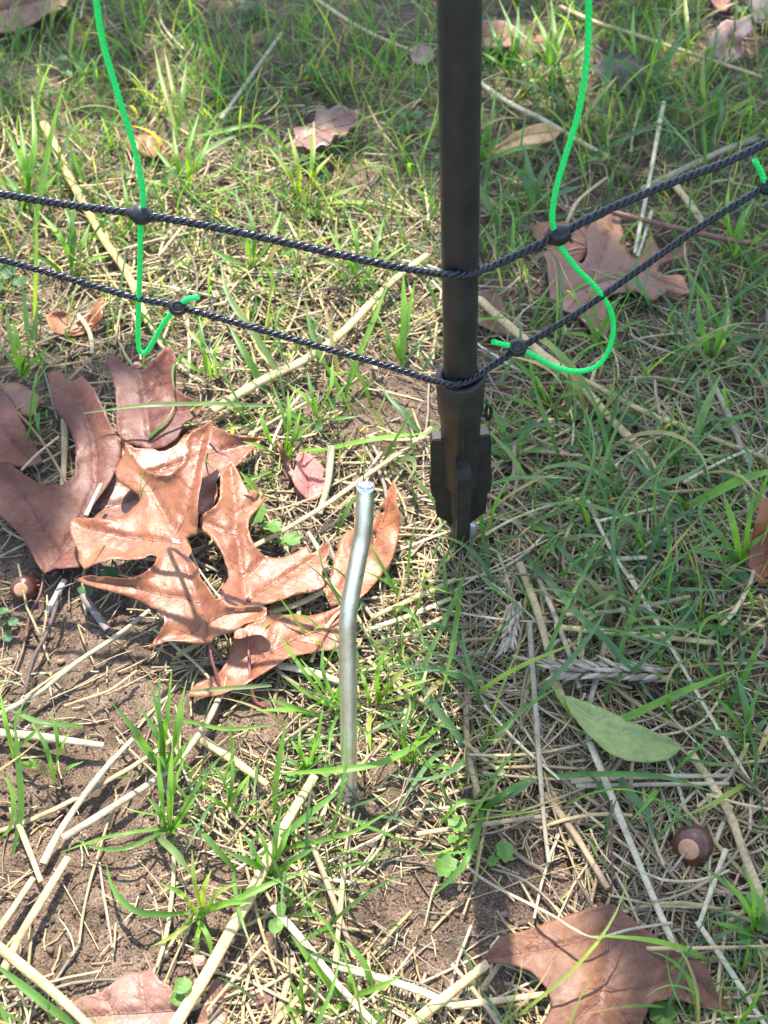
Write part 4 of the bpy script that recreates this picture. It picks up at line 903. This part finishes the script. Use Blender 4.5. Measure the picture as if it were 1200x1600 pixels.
TR_ = [
 ([(455, 632), (400, 634), (330, 631), (230, 633), (165, 641), (130, 646)], 7, PALEG, (3, 20, 36, 38), 2),
 ([(720, 1122), (695, 1129), (665, 1153), (623, 1181), (572, 1198), (503, 1205), (418, 1210)], 11, BRIGHT, (3, 30, 34, 20), 6),
 ([(395, 1350), (430, 1318), (486, 1270), (520, 1243), (545, 1212)], 11, MID, (3, 18, 30), 4),
 ([(417, 1328), (469, 1321), (548, 1301), (580, 1284), (618, 1262)], 7, BRIGHT, (3, 14, 24), 5),
 ([(735, 1178), (708, 1140), (685, 1112), (665, 1080), (645, 1045)], 12, BLUE, (3, 18, 30), 4),
 ([(290, 1440), (340, 1418), (400, 1393), (441, 1373), (481, 1362)], 9, BRIGHT, (3, 12, 18), 6),
 ([(540, 1565), (520, 1545), (503, 1524), (480, 1495), (456, 1463)], 11, BRIGHT, (3, 14, 26), 5),
 ([(540, 1562), (560, 1553), (585, 1545), (627, 1525)], 9, BRIGHT, (3, 14, 22), 5),
 ([(757, 1256), (744, 1304), (728, 1345), (709, 1369), (674, 1401)], 11, MID, (3, 16, 10), 10),
 ([(755, 1262), (775, 1250), (800, 1239), (840, 1216)], 11, BLUE, (4, 14, 16), 4),
 ([(757, 1262), (740, 1254), (722, 1252), (700, 1272), (680, 1295)], 6, BRIGHT, (3, 16, 4), 12),
 ([(287, 1427), (250, 1429), (215, 1424), (192, 1408), (175, 1383), (166, 1350)], 10, MID, (3, 14, 12), 8),
 ([(287, 1427), (354, 1412), (408, 1387), (440, 1375), (479, 1364)], 9, BRIGHT, (3, 14, 20), 8),
 ([(290, 1290), (258, 1297), (200, 1325), (146, 1324), (110, 1306)], 6, MID, (3, 14, 10), 8),
 ([(300, 1288), (240, 1296), (167, 1308), (94, 1332)], 6, BRIGHT, (3, 14, 10), 8),
 ([(240, 1290), (252, 1310), (275, 1333), (300, 1368)], 12, PALEG, (3, 16, 14), 6),
 ([(370, 1362), (350, 1340), (333, 1321), (298, 1280)], 10, MID, (3, 14, 24), 5),
 ([(429, 1278), (430, 1240), (435, 1196), (448, 1122)], 9, BRIGHT, (3, 24, 50), 3),
 ([(255, 1125), (290, 1126), (354, 1139), (433, 1132)], 6, BRIGHT, (3, 16, 22), 6),
 ([(130, 1135), (67, 1130), (35, 1118), (12, 1108)], 10, MID, (3, 10, 14), 4),
 ([(20, 1335), (33, 1270), (30, 1200), (22, 1120)], 10, MID, (2, 20, 44), 3),
 ([(0, 1310), (18, 1290), (20, 1240), (2, 1200)], 8, BRIGHT, (2, 18, 26), 3),
 ([(130, 1610), (100, 1590), (50, 1552), (-15, 1500)], 13, MID, (5, 14, 18), 4),
 ([(1077, 715), (1085, 690), (1100, 644), (1126, 585)], 12, PALEG, (3, 26, 54), 3),
 ([(1050, 800), (1075, 790), (1104, 778), (1154, 752), (1230, 728)], 16, BRIGHT, (4, 26, 34), 8),
 ([(820, 785), (870, 752), (905, 721), (947, 681)], 8, BLUE, (3, 16, 22), 4),
 ([(795, 824), (855, 807), (912, 782), (966, 751)], 8, MID, (3, 14, 22), 6),
 ([(843, 813), (870, 850), (905, 890), (950, 945)], 9, BLUE, (8, 20, 14), 4),
 ([(805, 851), (855, 905), (905, 962), (955, 1008), (1024, 1096)], 11, BLUE, (4, 24, 14), 8),
 ([(815, 1095), (855, 1020), (893, 932), (948, 838)], 7, MID, (3, 24, 34), 4),
 ([(943, 1100), (962, 1040), (993, 943), (1024, 888)], 8, MID, (3, 24, 36), 4),
 ([(905, 1147), (984, 1119), (1050, 1088), (1148, 1047)], 12, BRIGHT, (5, 26, 38), 6),
 ([(826, 1216), (870, 1212), (919, 1210), (1028, 1213), (1123, 1240)], 9, MID, (4, 18, 12), 8),
 ([(955, 1195), (985, 1240), (1010, 1268), (1023, 1310)], 13, BLUE, (5, 18, 12), 4),
 ([(752, 1270), (785, 1242), (831, 1213)], 10, MID, (3, 16, 12), 4),
 ([(737, 1190), (787, 1136), (830, 1100), (886, 1064)], 6, MID, (3, 20, 22), 5),
 ([(901, 1138), (878, 1095), (855, 1060)], 8, YEL, (3, 14, 20), 3),
 ([(52, 410), (58, 340), (70, 270), (85, 190), (102, 127)], 11, BRIGHT, (3, 45, 90), 4),
 ([(280, 230), (268, 180), (252, 125), (241, 72)], 7, YEL, (3, 30, 58), 3),
 ([(279, 215), (284, 170), (292, 92)], 8, BRIGHT, (3, 30, 50), 3),
 ([(283, 205), (272, 150), (256, 75)], 6, YEL, (3, 30, 50), 3),
 ([(455, 245), (425, 210), (395, 197), (350, 205), (275, 218)], 8, BRIGHT, (3, 26, 18), 8),
 ([(225, 310), (283, 263), (340, 225), (392, 204)], 10, PALEG, (3, 26, 26), 6),
 ([(905, 190), (870, 155), (830, 135), (790, 123), (755, 124)], 9, PALEG, (3, 24, 22), 6),
 ([(885, 245), (825, 231), (783, 242), (744, 260)], 9, MID, (4, 26, 14), 8),
 ([(782, 355), (762, 320), (743, 278)], 14, PALEG, (3, 18, 28), 3),
 ([(942, 195), (940, 160), (946, 129), (960, 55)], 12, BLUE, (3, 24, 44), 3),
 ([(900, 258), (967, 221), (1010, 200), (1048, 191)], 8, BLUE, (3, 20, 20), 5),
 ([(1076, 95), (1074, 50), (1068, -20)], 7, YEL, (3, 30, 50), 3),
 ([(538, 630), (548, 590), (560, 557), (583, 503), (608, 438)], 9, BRIGHT, (3, 30, 58), 3),
 ([(628, 572), (630, 530), (631, 480), (630, 425)], 10, BRIGHT, (3, 30, 52), 2),
 ([(628, 570), (632, 530), (648, 438)], 7, BRIGHT, (3, 26, 44), 2),
 ([(626, 568), (622, 545), (624, 520)], 8, BRIGHT, (3, 14, 24), 2),
 ([(540, 630), (507, 567), (484, 513), (478, 465)], 6, MID, (3, 26, 44), 2),
 ([(418, 615), (387, 560), (357, 507)], 11, MID, (3, 24, 36), 3),
 ([(448, 612), (410, 540), (367, 480), (352, 447), (345, 410)], 10, PALEG, (3, 30, 40), 4),
 ([(485, 708), (567, 690), (617, 682), (670, 677)], 10, BRIGHT, (4, 20, 16), 8),
 ([(665, 690), (633, 647), (612, 626), (596, 604)], 9, BLUE, (3, 16, 20), 3),
 ([(415, 783), (400, 765), (375, 737)], 9, BRIGHT, (14, 30, 40), 2),
 ([(525, 1120), (512, 1100), (465, 1036), (429, 982)], 7, BRIGHT, (3, 26, 40), 3),
 ([(424, 1071), (360, 1075), (290, 1081)], 7, PALEG, (16, 16, 16), 3),
 ([(640, 1135), (655, 1060), (700, 960), (740, 870)], 8, MID, (3, 20, 26), 5),
 ([(720, 885), (716, 950), (705, 1020), (690, 1085)], 8, BRIGHT, (3, 18, 14), 8),
 ([(765, 900), (752, 800), (760, 700)], 7, MID, (3, 24, 44), 2),
 ([(1180, 1010), (1130, 985), (1060, 980), (960, 1000)], 9, MID, (3, 20, 12), 6),
 ([(1190, 640), (1140, 655), (1085, 648)], 7, PALEG, (3, 16, 12), 6),
 ([(1000, 1330), (1060, 1275), (1040, 1255), (1000, 1240)], 5, MID, (3, 14, 12), 4),
 ([(1108, 1325), (1090, 1300), (1060, 1275), (1020, 1250)], 6, PALEG, (3, 16, 14), 4),
 ([(1210, 1450), (1150, 1395), (1110, 1362), (1090, 1355)], 8, MID, (3, 20, 14), 5),
 ([(1040, 785), (1046, 860), (1042, 915), (1038, 955)], 7, MID, (18, 22, 10), 3),
]
for pts, wd_, col_, z_, ar in TR_: blade(pts, wd_, col_, z_, ar)
# tufts measured one by one: root, then tips
for root, tips, wd_, cs in [
    ((258, 1215), [(232, 1062), (250, 1052), (268, 1048), (214, 1098), (288, 1096), (175, 1098), (292, 1062), (300, 1150), (205, 1150), (262, 1110), (240, 1100)], 8, (BRIGHT, MID)),
    ((262, 1300), [(246, 1180), (270, 1160), (290, 1180), (230, 1245), (310, 1240), (340, 1190)], 8, (BRIGHT, MID)),
    ((310, 1430), [(300, 1330), (250, 1380), (370, 1380), (235, 1480), (305, 1490), (330, 1495), (275, 1395), (330, 1360), (390, 1410)], 8, (BRIGHT, YEL)),
    ((425, 1370), [(400, 1290), (455, 1290), (350, 1330), (380, 1300), (475, 1330), (500, 1320), (440, 1260)], 8, (BRIGHT, MID)),
    ((522, 1118), [(470, 1030), (440, 1055), (505, 1000), (560, 1020), (420, 1090), (545, 1060), (400, 1110)], 7, (BRIGHT, MID)),
    ((585, 1100), [(612, 1000), (640, 1040), (560, 1040), (660, 1075), (625, 1130), (680, 1060), (580, 1180)], 7, (BRIGHT, YEL)),
    ((548, 1560), [(548, 1520), (505, 1590), (600, 1590)], 9, (BRIGHT, MID)),
    ((440, 720), [(405, 640), (425, 600), (450, 610), (470, 640), (510, 700), (380, 690), (355, 760), (490, 660)], 7, (BRIGHT, MID)),
    ((500, 660), [(450, 600), (480, 580), (540, 600), (560, 650), (430, 640), (520, 560)], 7, (BRIGHT, MID)),
    ((290, 300), [(240, 230), (270, 200), (330, 210), (360, 260), (220, 280), (310, 180), (380, 290)], 7, (BRIGHT, YEL)),
    ((470, 320), [(420, 230), (450, 200), (520, 240), (560, 290), (400, 290), (490, 190), (540, 350), (600, 320)], 8, (BRIGHT, YEL)),
    ((400, 420), [(350, 340), (380, 310), (440, 330), (480, 380), (330, 390), (500, 430)], 7, (MID, BRIGHT)),
    ((560, 440), [(510, 350), (540, 330), (600, 340), (640, 380), (490, 400)], 7, (MID, BRIGHT)),
    ((40, 330), [(10, 200), (30, 180), (60, 220), (5, 270), (90, 270), (50, 150)], 9, (BRIGHT, MID)),
    ((110, 430), [(60, 330), (100, 320), (140, 350), (170, 400), (40, 400), (120, 290)], 8, (MID, BRIGHT)),
    ((40, 590), [(10, 480), (35, 440), (60, 470), (0, 540), (80, 540), (20, 500)], 8, (MID, BRIGHT)),
    ((865, 130), [(800, 40), (830, 10), (860, -10), (890, 20), (930, 60), (790, 90), (950, 110), (840, 60), (880, 70), (815, 130)], 7, (BRIGHT, MID)),
    ((800, 120), [(760, 20), (780, 0), (820, 40), (750, 80), (840, 90), (810, 10)], 7, (BRIGHT, MID)),
    ((1010, 130), [(960, 40), (990, 10), (1030, 20), (1070, 60), (940, 90), (1080, 110)], 8, (MID, BRIGHT)),
    ((1110, 190), [(1060, 110), (1100, 90), (1140, 110), (1180, 150), (1050, 170), (1190, 190)], 7, (MID, YEL)),
    ((840, 330), [(790, 250), (820, 230), (870, 240), (910, 290), (770, 300), (890, 340)], 8, (MID, BLUE)),
    ((1150, 400), [(1110, 300), (1140, 280), (1180, 310), (1200, 360), (1090, 370), (1160, 330)], 8, (BRIGHT, MID)),
    ((940, 540), [(900, 470), (930, 440), (970, 460), (1010, 500), (880, 520), (990, 540)], 7, (MID, BRIGHT)),
    ((1110, 560), [(1060, 480), (1090, 460), (1140, 470), (1180, 520), (1040, 530)], 8, (MID, BLUE)),
    ((850, 640), [(800, 560), (830, 540), (880, 560), (920, 610), (790, 620), (900, 650)], 7, (MID, BLUE)),
    ((1160, 880), [(1090, 800), (1130, 770), (1180, 760), (1080, 860), (1200, 830), (1120, 930)], 9, (BRIGHT, MID)),
    ((1170, 1160), [(1110, 1080), (1150, 1050), (1190, 1070), (1090, 1140), (1200, 1120), (1100, 1190)], 8, (MID, BLUE)),
    ((1180, 1460), [(1130, 1370), (1160, 1350), (1200, 1380), (1110, 1440), (1190, 1520)], 7, (BRIGHT, MID)),
    ((1140, 1080), [(1080, 1020), (1120, 990), (1170, 1000), (1060, 1060)], 7, (MID, BLUE)),
    ((800, 720), [(760, 620), (790, 640), (840, 660), (870, 700), (750, 690)], 7, (MID, BLUE)),
    ((20, 1190), [(0, 1080), (40, 1090), (70, 1130), (60, 1200)], 8, (BRIGHT, MID)),
    ((480, 1205), [(450, 1150), (470, 1130), (500, 1140), (515, 1170), (440, 1185), (505, 1100)], 6, (BRIGHT, MID)),
    ((640, 1190), [(610, 1120), (640, 1100), (670, 1120), (690, 1160), (600, 1170), (720, 1200)], 6, (BRIGHT, MID)),
    ((360, 1265), [(330, 1190), (360, 1180), (390, 1210), (410, 1250), (310, 1240)], 6, (BRIGHT, MID)),
    ((80, 1215), [(50, 1130), (80, 1110), (110, 1140), (130, 1190), (40, 1180)], 6, (MID, BRIGHT)),
    ((480, 1590), [(450, 1530), (470, 1500), (500, 1520), (520, 1570), (440, 1570)], 6, (MID, BRIGHT)),
    ((200, 370), [(160, 290), (190, 270), (230, 290), (250, 330), (150, 340), (270, 370)], 7, (BRIGHT, MID)),
    ((330, 590), [(290, 510), (310, 490), (350, 520), (370, 560), (280, 560)], 6, (BRIGHT, MID)),
    ((745, 250), [(755, 160), (775, 170), (790, 210), (760, 200)], 8, (BRIGHT, MID)),
]:
    for tx, ty in tips:
        jx, jy = random.uniform(-9, 9), random.uniform(-7, 7); dx_, dy_ = tx - root[0], ty - root[1]; L_ = math.hypot(dx_, dy_)
        mid_ = (root[0] + dx_ * .45 + random.uniform(-.1, .1) * dy_ , root[1] + dy_ * .55 + random.uniform(-.1, .1) * dx_)
        zt = min(70, L_ * .42) if ty < root[1] else 5
        blade([(root[0] + jx, root[1] + jy), mid_, (tx, ty)], wd_ * random.uniform(.8, 1.25), random.choice(cs), (1, zt * .6 + 4, zt), L_ * .05)
def grass_w(x, y):
    b = .13 + np.clip((560 - y) / 700, 0, .5) + np.clip((260 - y) / 260, 0, .6) + np.clip((x - 740) / 900, 0, .25) * np.clip((1500 - y) / 700, .25, 1)
    b = b + blobs(x, y, [(420, 1310, 90, 60, .2), (260, 1130, 50, 50, .12), (600, 1080, 90, 70, .4), (480, 650, 90, 80, .5), (1130, 830, 100, 120, .3), (1150, 1180, 80, 120, .3), (850, 120, 130, 110, .5), (1130, 1480, 80, 100, .15), (30, 480, 60, 100, .3), (720, 1130, 50, 60, .3)])
    b = b - blobs(x, y, BARE) * .45 - blobs(x, y, [(820, 1000, 110, 110, .25), (950, 1380, 160, 60, .2), (1080, 1370, 75, 75, .8), (960, 1200, 130, 60, .5), (950, 1440, 200, 60, .6), (120, 1010, 100, 80, .5), (200, 1090, 60, 30, .2), (820, 235, 70, 40, .7), (960, 470, 110, 90, .35), (515, 230, 60, 40, .5), (1145, 90, 45, 45, .5), (968, 130, 45, 35, .4), (955, 1080, 110, 60, .3)])
    for po in LEAF_POLYS:
        b = np.where(inside(np.stack([x, y], -1), po), 0, b)
    return np.clip(b, 0.0, 1)
def field(root, nb, hgt, wid, segs, K, cols, spread=.011, lean=.75):
    n = len(root); Rr = np.repeat(root, nb, 0); N = len(Rr)
    Rr = Rr + np.concatenate([rng.normal(0, spread, (N, 2)), np.zeros((N, 1))], 1); Rr[:, 2] = H(Rr[:, 0], Rr[:, 1]) - .001
    a = rng.uniform(0, 2 * np.pi, N); Ln = np.repeat(hgt, nb) * rng.uniform(.45, 1.25, N); ln = np.clip(rng.normal(lean, .3, N), .1, 1.35)
    t = np.linspace(0, 1, segs); ang = ln[:, None] * (.35 + .9 * t[None] ** 1.2); ds = Ln[:, None] / (segs - 1)
    hx = np.cumsum(np.sin(ang) * ds, 1) - np.sin(ang[:, :1]) * ds; hz = np.cumsum(np.cos(ang) * ds, 1) - np.cos(ang[:, :1]) * ds
    cu = rng.normal(0, .35, N)[:, None] * t[None] ** 2; P = np.zeros((N, segs, 3))
    P[:, :, 0] = Rr[:, 0, None] + hx * np.cos(a[:, None] + cu); P[:, :, 1] = Rr[:, 1, None] + hx * np.sin(a[:, None] + cu)
    P[:, :, 2] = np.maximum(Rr[:, 2, None] + hz, H(P[:, :, 0], P[:, :, 1]) + .002)
    W = (np.repeat(wid, nb) * rng.uniform(.6, 1.25, N))[:, None] * (np.minimum(1, .5 + t * 2) * np.clip((1 - t) / .4, .06, 1) ** .8)[None]
    up = np.stack([rng.normal(0, .3, N), rng.normal(0, .3, N), np.ones(N)], -1); up /= np.linalg.norm(up, axis=1, keepdims=True)
    ci = cols[np.repeat(rng.integers(0, len(cols), n), nb)] * rng.uniform(.75, 1.2, (N, 1)); dead = rng.random(N) < .09; ci[dead] = np.array([.45, .36, .18]) * rng.uniform(.8, 1.1, (dead.sum(), 1))
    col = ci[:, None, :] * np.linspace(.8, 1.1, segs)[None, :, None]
    tipw = (np.clip((t - rng.uniform(.55, .95, N)[:, None]) / .2, 0, 1) * (rng.random(N) < .22)[:, None])[:, :, None]
    col = col * (1 - tipw) + np.array([.42, .33, .14]) * tipw
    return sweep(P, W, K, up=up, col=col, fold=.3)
GC = np.array([BRIGHT, MID, MID, BLUE, BLUE, YEL, (.09, .17, .06), (.14, .27, .06)])
gp = px_samples(180, lambda x, y: np.clip(blobs(x, y, [(980, 700, 230, 260, .9), (900, 1080, 240, 140, .35), (980, 150, 250, 150, .4)]), 0, 1) * (grass_w(x, y) > 0.02)); GP.append(field(at(gp[:, 0], gp[:, 1], 0), 1, rng.uniform(.05, .11, len(gp)), rng.uniform(.0010, .0020, len(gp)), 14, 3, np.array([BLUE, BLUE, MID, PALEG]), lean=1.1))
for nt_, pw, y1_, nb_, h0, h1, w0, w1, sg, ln_ in ((1600, .8, 1740, 3, .025, .07, .0005, .0012, 10, .95), (3300, .8, 560, 3, .03, .08, .0005, .0011, 10, .8), (520, .9, 1740, 1, .05, .10, .0009, .0018, 12, 1.15), (1500, .6, 1740, 2, .01, .028, .0004, .0009, 6, .95)):
    gp = px_samples(nt_, lambda x, y: grass_w(x, y) ** pw, y1=y1_); nt_ = len(gp); rt = at(gp[:, 0], gp[:, 1], 0)
    GP.append(field(rt, nb_, rng.uniform(h0, h1, nt_), rng.uniform(w0, w1, nt_), sg, 3, GC, lean=ln_))
pm = world_margin(3600); GP.append(field(pm, 4, rng.uniform(.03, .08, len(pm)), rng.uniform(.0008, .0016, len(pm)), 6, 3, GC))
V, Q_, c_ = cat(GP)
tag(link('grass', npmesh('grass', V, Q_, c_), M_GRASS), 'thin green grass blades growing through the straw litter', 'grass', kind='stuff')

# ------------------------------------------------------------------ small weeds
def disc_leaf(cx, cy, r, z, lob=0, seed=0, squash=1.0, rot=0.0):
    rg = np.random.default_rng(seed); c = at(cx, cy, z / 1000); rr = r * depth(c) / F; K = 28; a = np.arange(K) / K * 2 * np.pi
    tilt = rg.normal(0, .22, 2); V = [c]; rings = 4
    for j in range(1, rings + 1):
        f = j / rings; rad = rr * f * (1 + (lob * .13 * np.cos(a * 7) * f if lob else 0)) * (1 - .25 * np.exp(-((a - np.pi) / .35) ** 2) * f)
        x = rad * np.cos(a); y = rad * np.sin(a) * squash; xr = x * math.cos(rot) - y * math.sin(rot); yr = x * math.sin(rot) + y * math.cos(rot)
        zc = xr * tilt[0] + yr * tilt[1] + .18 * rr * f ** 2 * (.5 + np.cos(a * 2 + seed)) - .05 * rr * (np.abs(y) < rr * .1)
        V += list(np.stack([c[0] + xr, c[1] + yr, c[2] + zc], -1))
    Q = [(0, 1 + k, 1 + (k + 1) % K, 1 + (k + 1) % K) for k in range(K)]
    faces = [(0, 1 + k, 1 + (k + 1) % K) for k in range(K)]
    for j in range(rings - 1):
        for k in range(K):
            l = (k + 1) % K; faces.append((1 + j * K + k, 1 + (j + 1) * K + k, 1 + (j + 1) * K + l, 1 + j * K + l))
    return c, V, faces
def m_weed(name, c1, c2):
    b = NB(name); v = b.pos(); c = b.ramp(b.noise(v, 120, 4), [(.3, c1), (.7, c2)])
    s1 = b.pbr(c, .5, 0, .4, b.bump(b.noise(v, 350, 3), .5, .001)); tr = b.n('ShaderNodeBsdfTranslucent'); b.l(b.mix(1.0, c, (1.5, 1.6, .6), 'MULTIPLY'), tr.inputs[0])
    mx = b.n('ShaderNodeMixShader'); mx.inputs[0].default_value = .35; b.l(s1, mx.inputs[1]); b.l(tr.outputs[0], mx.inputs[2]); return b.done(mx.outputs[0])
M_WEED = m_weed('weed_leaf', (.10, .2, .035), (.17, .30, .06)); M_WEED2 = m_weed('weed_leaf_cool', (.05, .13, .045), (.09, .19, .06))
def weed(label, root, leaves, mat=None, lob=1, zb=12):
    b0 = at(root[0], root[1], 0); t = thing('small_weed', label, 'weed', tuple(b0), 'small broad leaved weeds in the grass')
    for i, (x, y, r) in enumerate(leaves):
        c, Vv, fs = disc_leaf(x, y, r, zb + random.uniform(-3, 5), lob, int(x * 3 + y), random.uniform(.75, 1), random.uniform(0, 6))
        me = bpy.data.meshes.new('leaflet'); me.from_pydata([tuple(p) for p in Vv], [], fs); me.update()
        for p in me.polygons: p.use_smooth = True
        link('leaflet', me, mat or M_WEED, t)
        m_ = (b0 + c) / 2 + np.array([0, 0, .002]); link('stem', tube_mesh('stem', spline([b0, m_, c], 10), .00045, 6), mat or M_WEED, t)
weed('bright scalloped three leaved weed by the orange leaf, left of the stake', (425, 838), [(401, 802, 18), (424, 822, 17), (454, 842, 17)], zb=20)
weed('round leaved seedling below and right of the stake foot', (725, 1300), [(713, 1287, 15), (708, 1310, 10), (697, 1352, 19), (737, 1318, 9)])
weed('small weed with notched leaves by the curled grass right of the stake', (775, 1320), [(790, 1330, 16), (770, 1345, 9)])
weed('dark round leaved weed under the left acorn', (15, 985), [(5, 955, 9), (21, 972, 9), (12, 995, 9), (-5, 975, 9)], M_WEED2, 0, 8)
weed('green weed leaf under the right lobe of the big brown leaf', (1045, 1600), [(1035, 1583, 22), (1050, 1600, 16)], lob=1, zb=4)
weed('tiny weed showing under the left edge of the big brown leaf', (840, 1528), [(838, 1530, 11)], zb=4)
weed('pale weed leaves under the gap of the central oak leaf', (165, 905), [(172, 897, 13), (134, 922, 12)], M_WEED2, 0, 6)
weed('seedling in the short grass left of the stake', (490, 1180), [(492, 1165, 12), (480, 1190, 10), (510, 1205, 10), (455, 1215, 9)], lob=0)
weed('seedling pair beside the thick yellow straw', (432, 1450), [(431, 1446, 13), (440, 1420, 9)], lob=0)
weed('weed by the foot of the yellow straw at the bottom', (285, 1545), [(285, 1540, 15), (278, 1560, 13)], lob=0)
weed('broad leaved weed below the split straw, right of the post', (985, 660), [(980, 656, 15), (952, 698, 11), (900, 650, 11), (893, 700, 10)], M_WEED2, 0)
weed('weed with oval leaves in the shade near the right leaf', (1025, 870), [(1024, 845, 14), (1028, 885, 15), (1050, 900, 12), (1003, 895, 10)], M_WEED2, 0)
weed('weed leaves at the right between the straws', (1080, 960), [(1072, 958, 13), (1130, 985, 11), (1160, 900, 11), (1110, 1045, 10)], M_WEED2, 0)
weed('weed with a heart shaped leaf at the right edge below the acorn', (1180, 1425), [(1178, 1415, 20), (1195, 1445, 14), (1165, 1465, 12)], M_WEED, 1)
weed('ground hugging weed at the left edge between the cords', (10, 430), [(8, 425, 17), (30, 440, 13), (-6, 450, 14)], M_WEED2, 0)
weed('leafy clover patch at the top, left of the post', (640, 185), [(625, 172, 10), (650, 178, 11), (640, 198, 10), (665, 192, 9), (610, 190, 9)], M_WEED2, 0)
weed('weed rosette in dark grass at the top left', (370, 135), [(350, 120, 12), (372, 112, 11), (392, 124, 12), (398, 145, 11), (372, 150, 12), (348, 142, 11)], M_WEED2, 1)
weed('weed rosette near the top, above the red brown leaf', (500, 120), [(485, 112, 12), (508, 108, 11), (520, 124, 11), (498, 136, 12)], M_WEED2, 1)
weed('small weed in the grass at the top edge', (390, 15), [(380, 8, 11), (400, 14, 11), (388, 28, 10)], M_WEED2, 0)
weed('weed with round leaves left of the left green string at the top', (110, 100), [(95, 92, 12), (118, 86, 11), (128, 105, 12), (104, 116, 11)], M_WEED2, 1)
weed('pair of round weed leaves above the right upper cord', (1120, 290), [(1120, 285, 10), (1165, 330, 10)], M_WEED2, 0)
wp = px_samples(420, lambda x, y: grass_w(x, y) * .9); nw = len(wp); wv, wf, o_ = [], [], 0
for i in range(nw):
    c, Vv, fs = disc_leaf(wp[i, 0], wp[i, 1], random.uniform(3, 8), random.uniform(3, 14), i % 2, i, random.uniform(.5, 1), random.uniform(0, 6))
    wv += [tuple(p) for p in Vv]; wf += [tuple(k + o_ for k in f) for f in fs]; o_ += len(Vv)
me = bpy.data.meshes.new('ground_cover'); me.from_pydata(wv, [], wf); me.update()
tag(link('ground_cover', me, M_WEED2), 'tiny round leaved ground cover between the grass blades', 'ground cover', kind='stuff')

# ------------------------------------------------------------------ unseen oak, added to shade the right and far side
LIT = [(-200, 250), (150, 205), (330, 225), (440, 262), (600, 268), (690, 310), (700, 600), (690, 860), (690, 1100), (730, 1290), (790, 1410), (930, 1390), (930, 1900), (-300, 1900), (-300, 930), (60, 925), (115, 860), (130, 790), (180, 735), (205, 695), (232, 680), (270, 560), (160, 545), (-200, 540)]
LIT2 = [(270, 140, 45, 55), (85, 180, 35, 60), (850, 110, 75, 70), (1150, 55, 40, 35), (1040, 90, 40, 30), (1190, 760, 30, 30), (1010, 1110, 40, 16), (120, 560, 40, 14)]
def lit(P):
    x, y, z = proj(P); ok = z > .05
    q = np.stack([x, y], -1); m = inside(q, LIT) & ok
    for a, b, c, d_ in LIT2: m |= ok & ((((x - a) / c) ** 2 + ((y - b) / d_) ** 2) < 1)
    m |= (~ok) & (P[:, 0] < .05)
    return m
NL = 5600
gxy = np.stack([rng.uniform(-.62, .8, NL), rng.uniform(.0, 1.42, NL)], -1); gP = np.concatenate([gxy, np.zeros((NL, 1))], 1)
off = .014; keep = ~lit(gP)
for ddx, ddy in ((off, 0), (-off, 0), (0, off), (0, -off)): keep &= ~lit(gP + np.array([ddx, ddy, 0]))
gP = gP[keep]; hL = rng.uniform(2.2, 3.0, len(gP)); Cn = gP + np.array(TO_SUN)[None] * (hL / TO_SUN.z)[:, None]  # leaves set sunward of the spots to shade, so they shape the shadow
lf = np.array([(0, -1), (.18, -.7), (.5, -.75), (.28, -.35), (.68, -.2), (.3, .05), (.62, .4), (.25, .45), (.3, .8), (0, 1), (-.3, .8), (-.25, .45), (-.62, .4), (-.3, .05), (-.68, -.2), (-.28, -.35), (-.5, -.75), (-.18, -.7)])
lf = np.concatenate([lf, np.zeros((len(lf), 1))], 1); NLf = len(gP); sz = rng.uniform(.022, .036, NLf)
u_ = rng.normal(0, 1, (NLf, 3)); u_[:, 2] *= .4; u_ /= np.linalg.norm(u_, axis=1, keepdims=True); nn_ = np.array(TO_SUN)[None] + rng.normal(0, .45, (NLf, 3)); v_ = np.cross(nn_, u_); v_ /= np.linalg.norm(v_, axis=1, keepdims=True); u_ = np.cross(v_, nn_); u_ /= np.linalg.norm(u_, axis=1, keepdims=True)
LV = Cn[:, None, :] + (lf[None, :, 0, None] * v_[:, None, :] + lf[None, :, 1, None] * u_[:, None, :]) * sz[:, None, None]
tris = np.array([(0, 1, 17), (1, 2, 3), (1, 3, 15), (1, 15, 17), (15, 16, 17), (3, 4, 5), (3, 5, 13), (3, 13, 15), (13, 14, 15), (5, 6, 7), (5, 7, 11), (5, 11, 13), (11, 12, 13), (7, 8, 9), (7, 9, 11), (9, 10, 11)])
LQ = (tris[None] + (np.arange(NLf) * 18)[:, None, None]).reshape(-1, 3)
oak = thing('unseen_shade_oak', 'unseen oak tree overhead, added to throw soft shade over the right and far ground', 'tree', (2.3, 2.6, 0))
cr = link('crown', npmesh('crown', LV.reshape(-1, 3), LQ, smooth=False), m_weed('shade_crown_leaf', (.07, .1, .03), (.16, .13, .04)), oak); cr['kind'] = 'stuff'
def limb(pts, r0, r1, n=40):
    p = spline(pts, n); p += rng.normal(0, .004, p.shape); return (p, np.linspace(r0, r1, n), 10, 1.0)
link('trunk', tube_mesh('trunk', None, None, multi=[limb([(2.3, 2.6, -.1), (2.32, 2.62, 1.2), (2.25, 2.65, 2.6), (2.3, 2.7, 4.2)], .17, .09)]), M_BARK, oak)
def G2(px, py, h_): 
    g_ = at(px, py, 0); return tuple(g_ + np.array(TO_SUN) * (h_ / TO_SUN.z))
for tg in ([G2(1300, 200, 2.8), G2(1000, 60, 2.8), G2(650, 20, 2.7), G2(300, 30, 2.6)], [G2(1400, 700, 2.7), G2(1150, 900, 2.6), G2(1000, 1150, 2.5), G2(1080, 1350, 2.4)], [G2(1350, 450, 2.8), G2(1000, 520, 2.7), G2(860, 800, 2.5)]):
    link('branch', tube_mesh('branch', None, None, multi=[limb([(2.27, 2.65, 2.4)] + tg, .035, .006)]), M_BARK, oak)
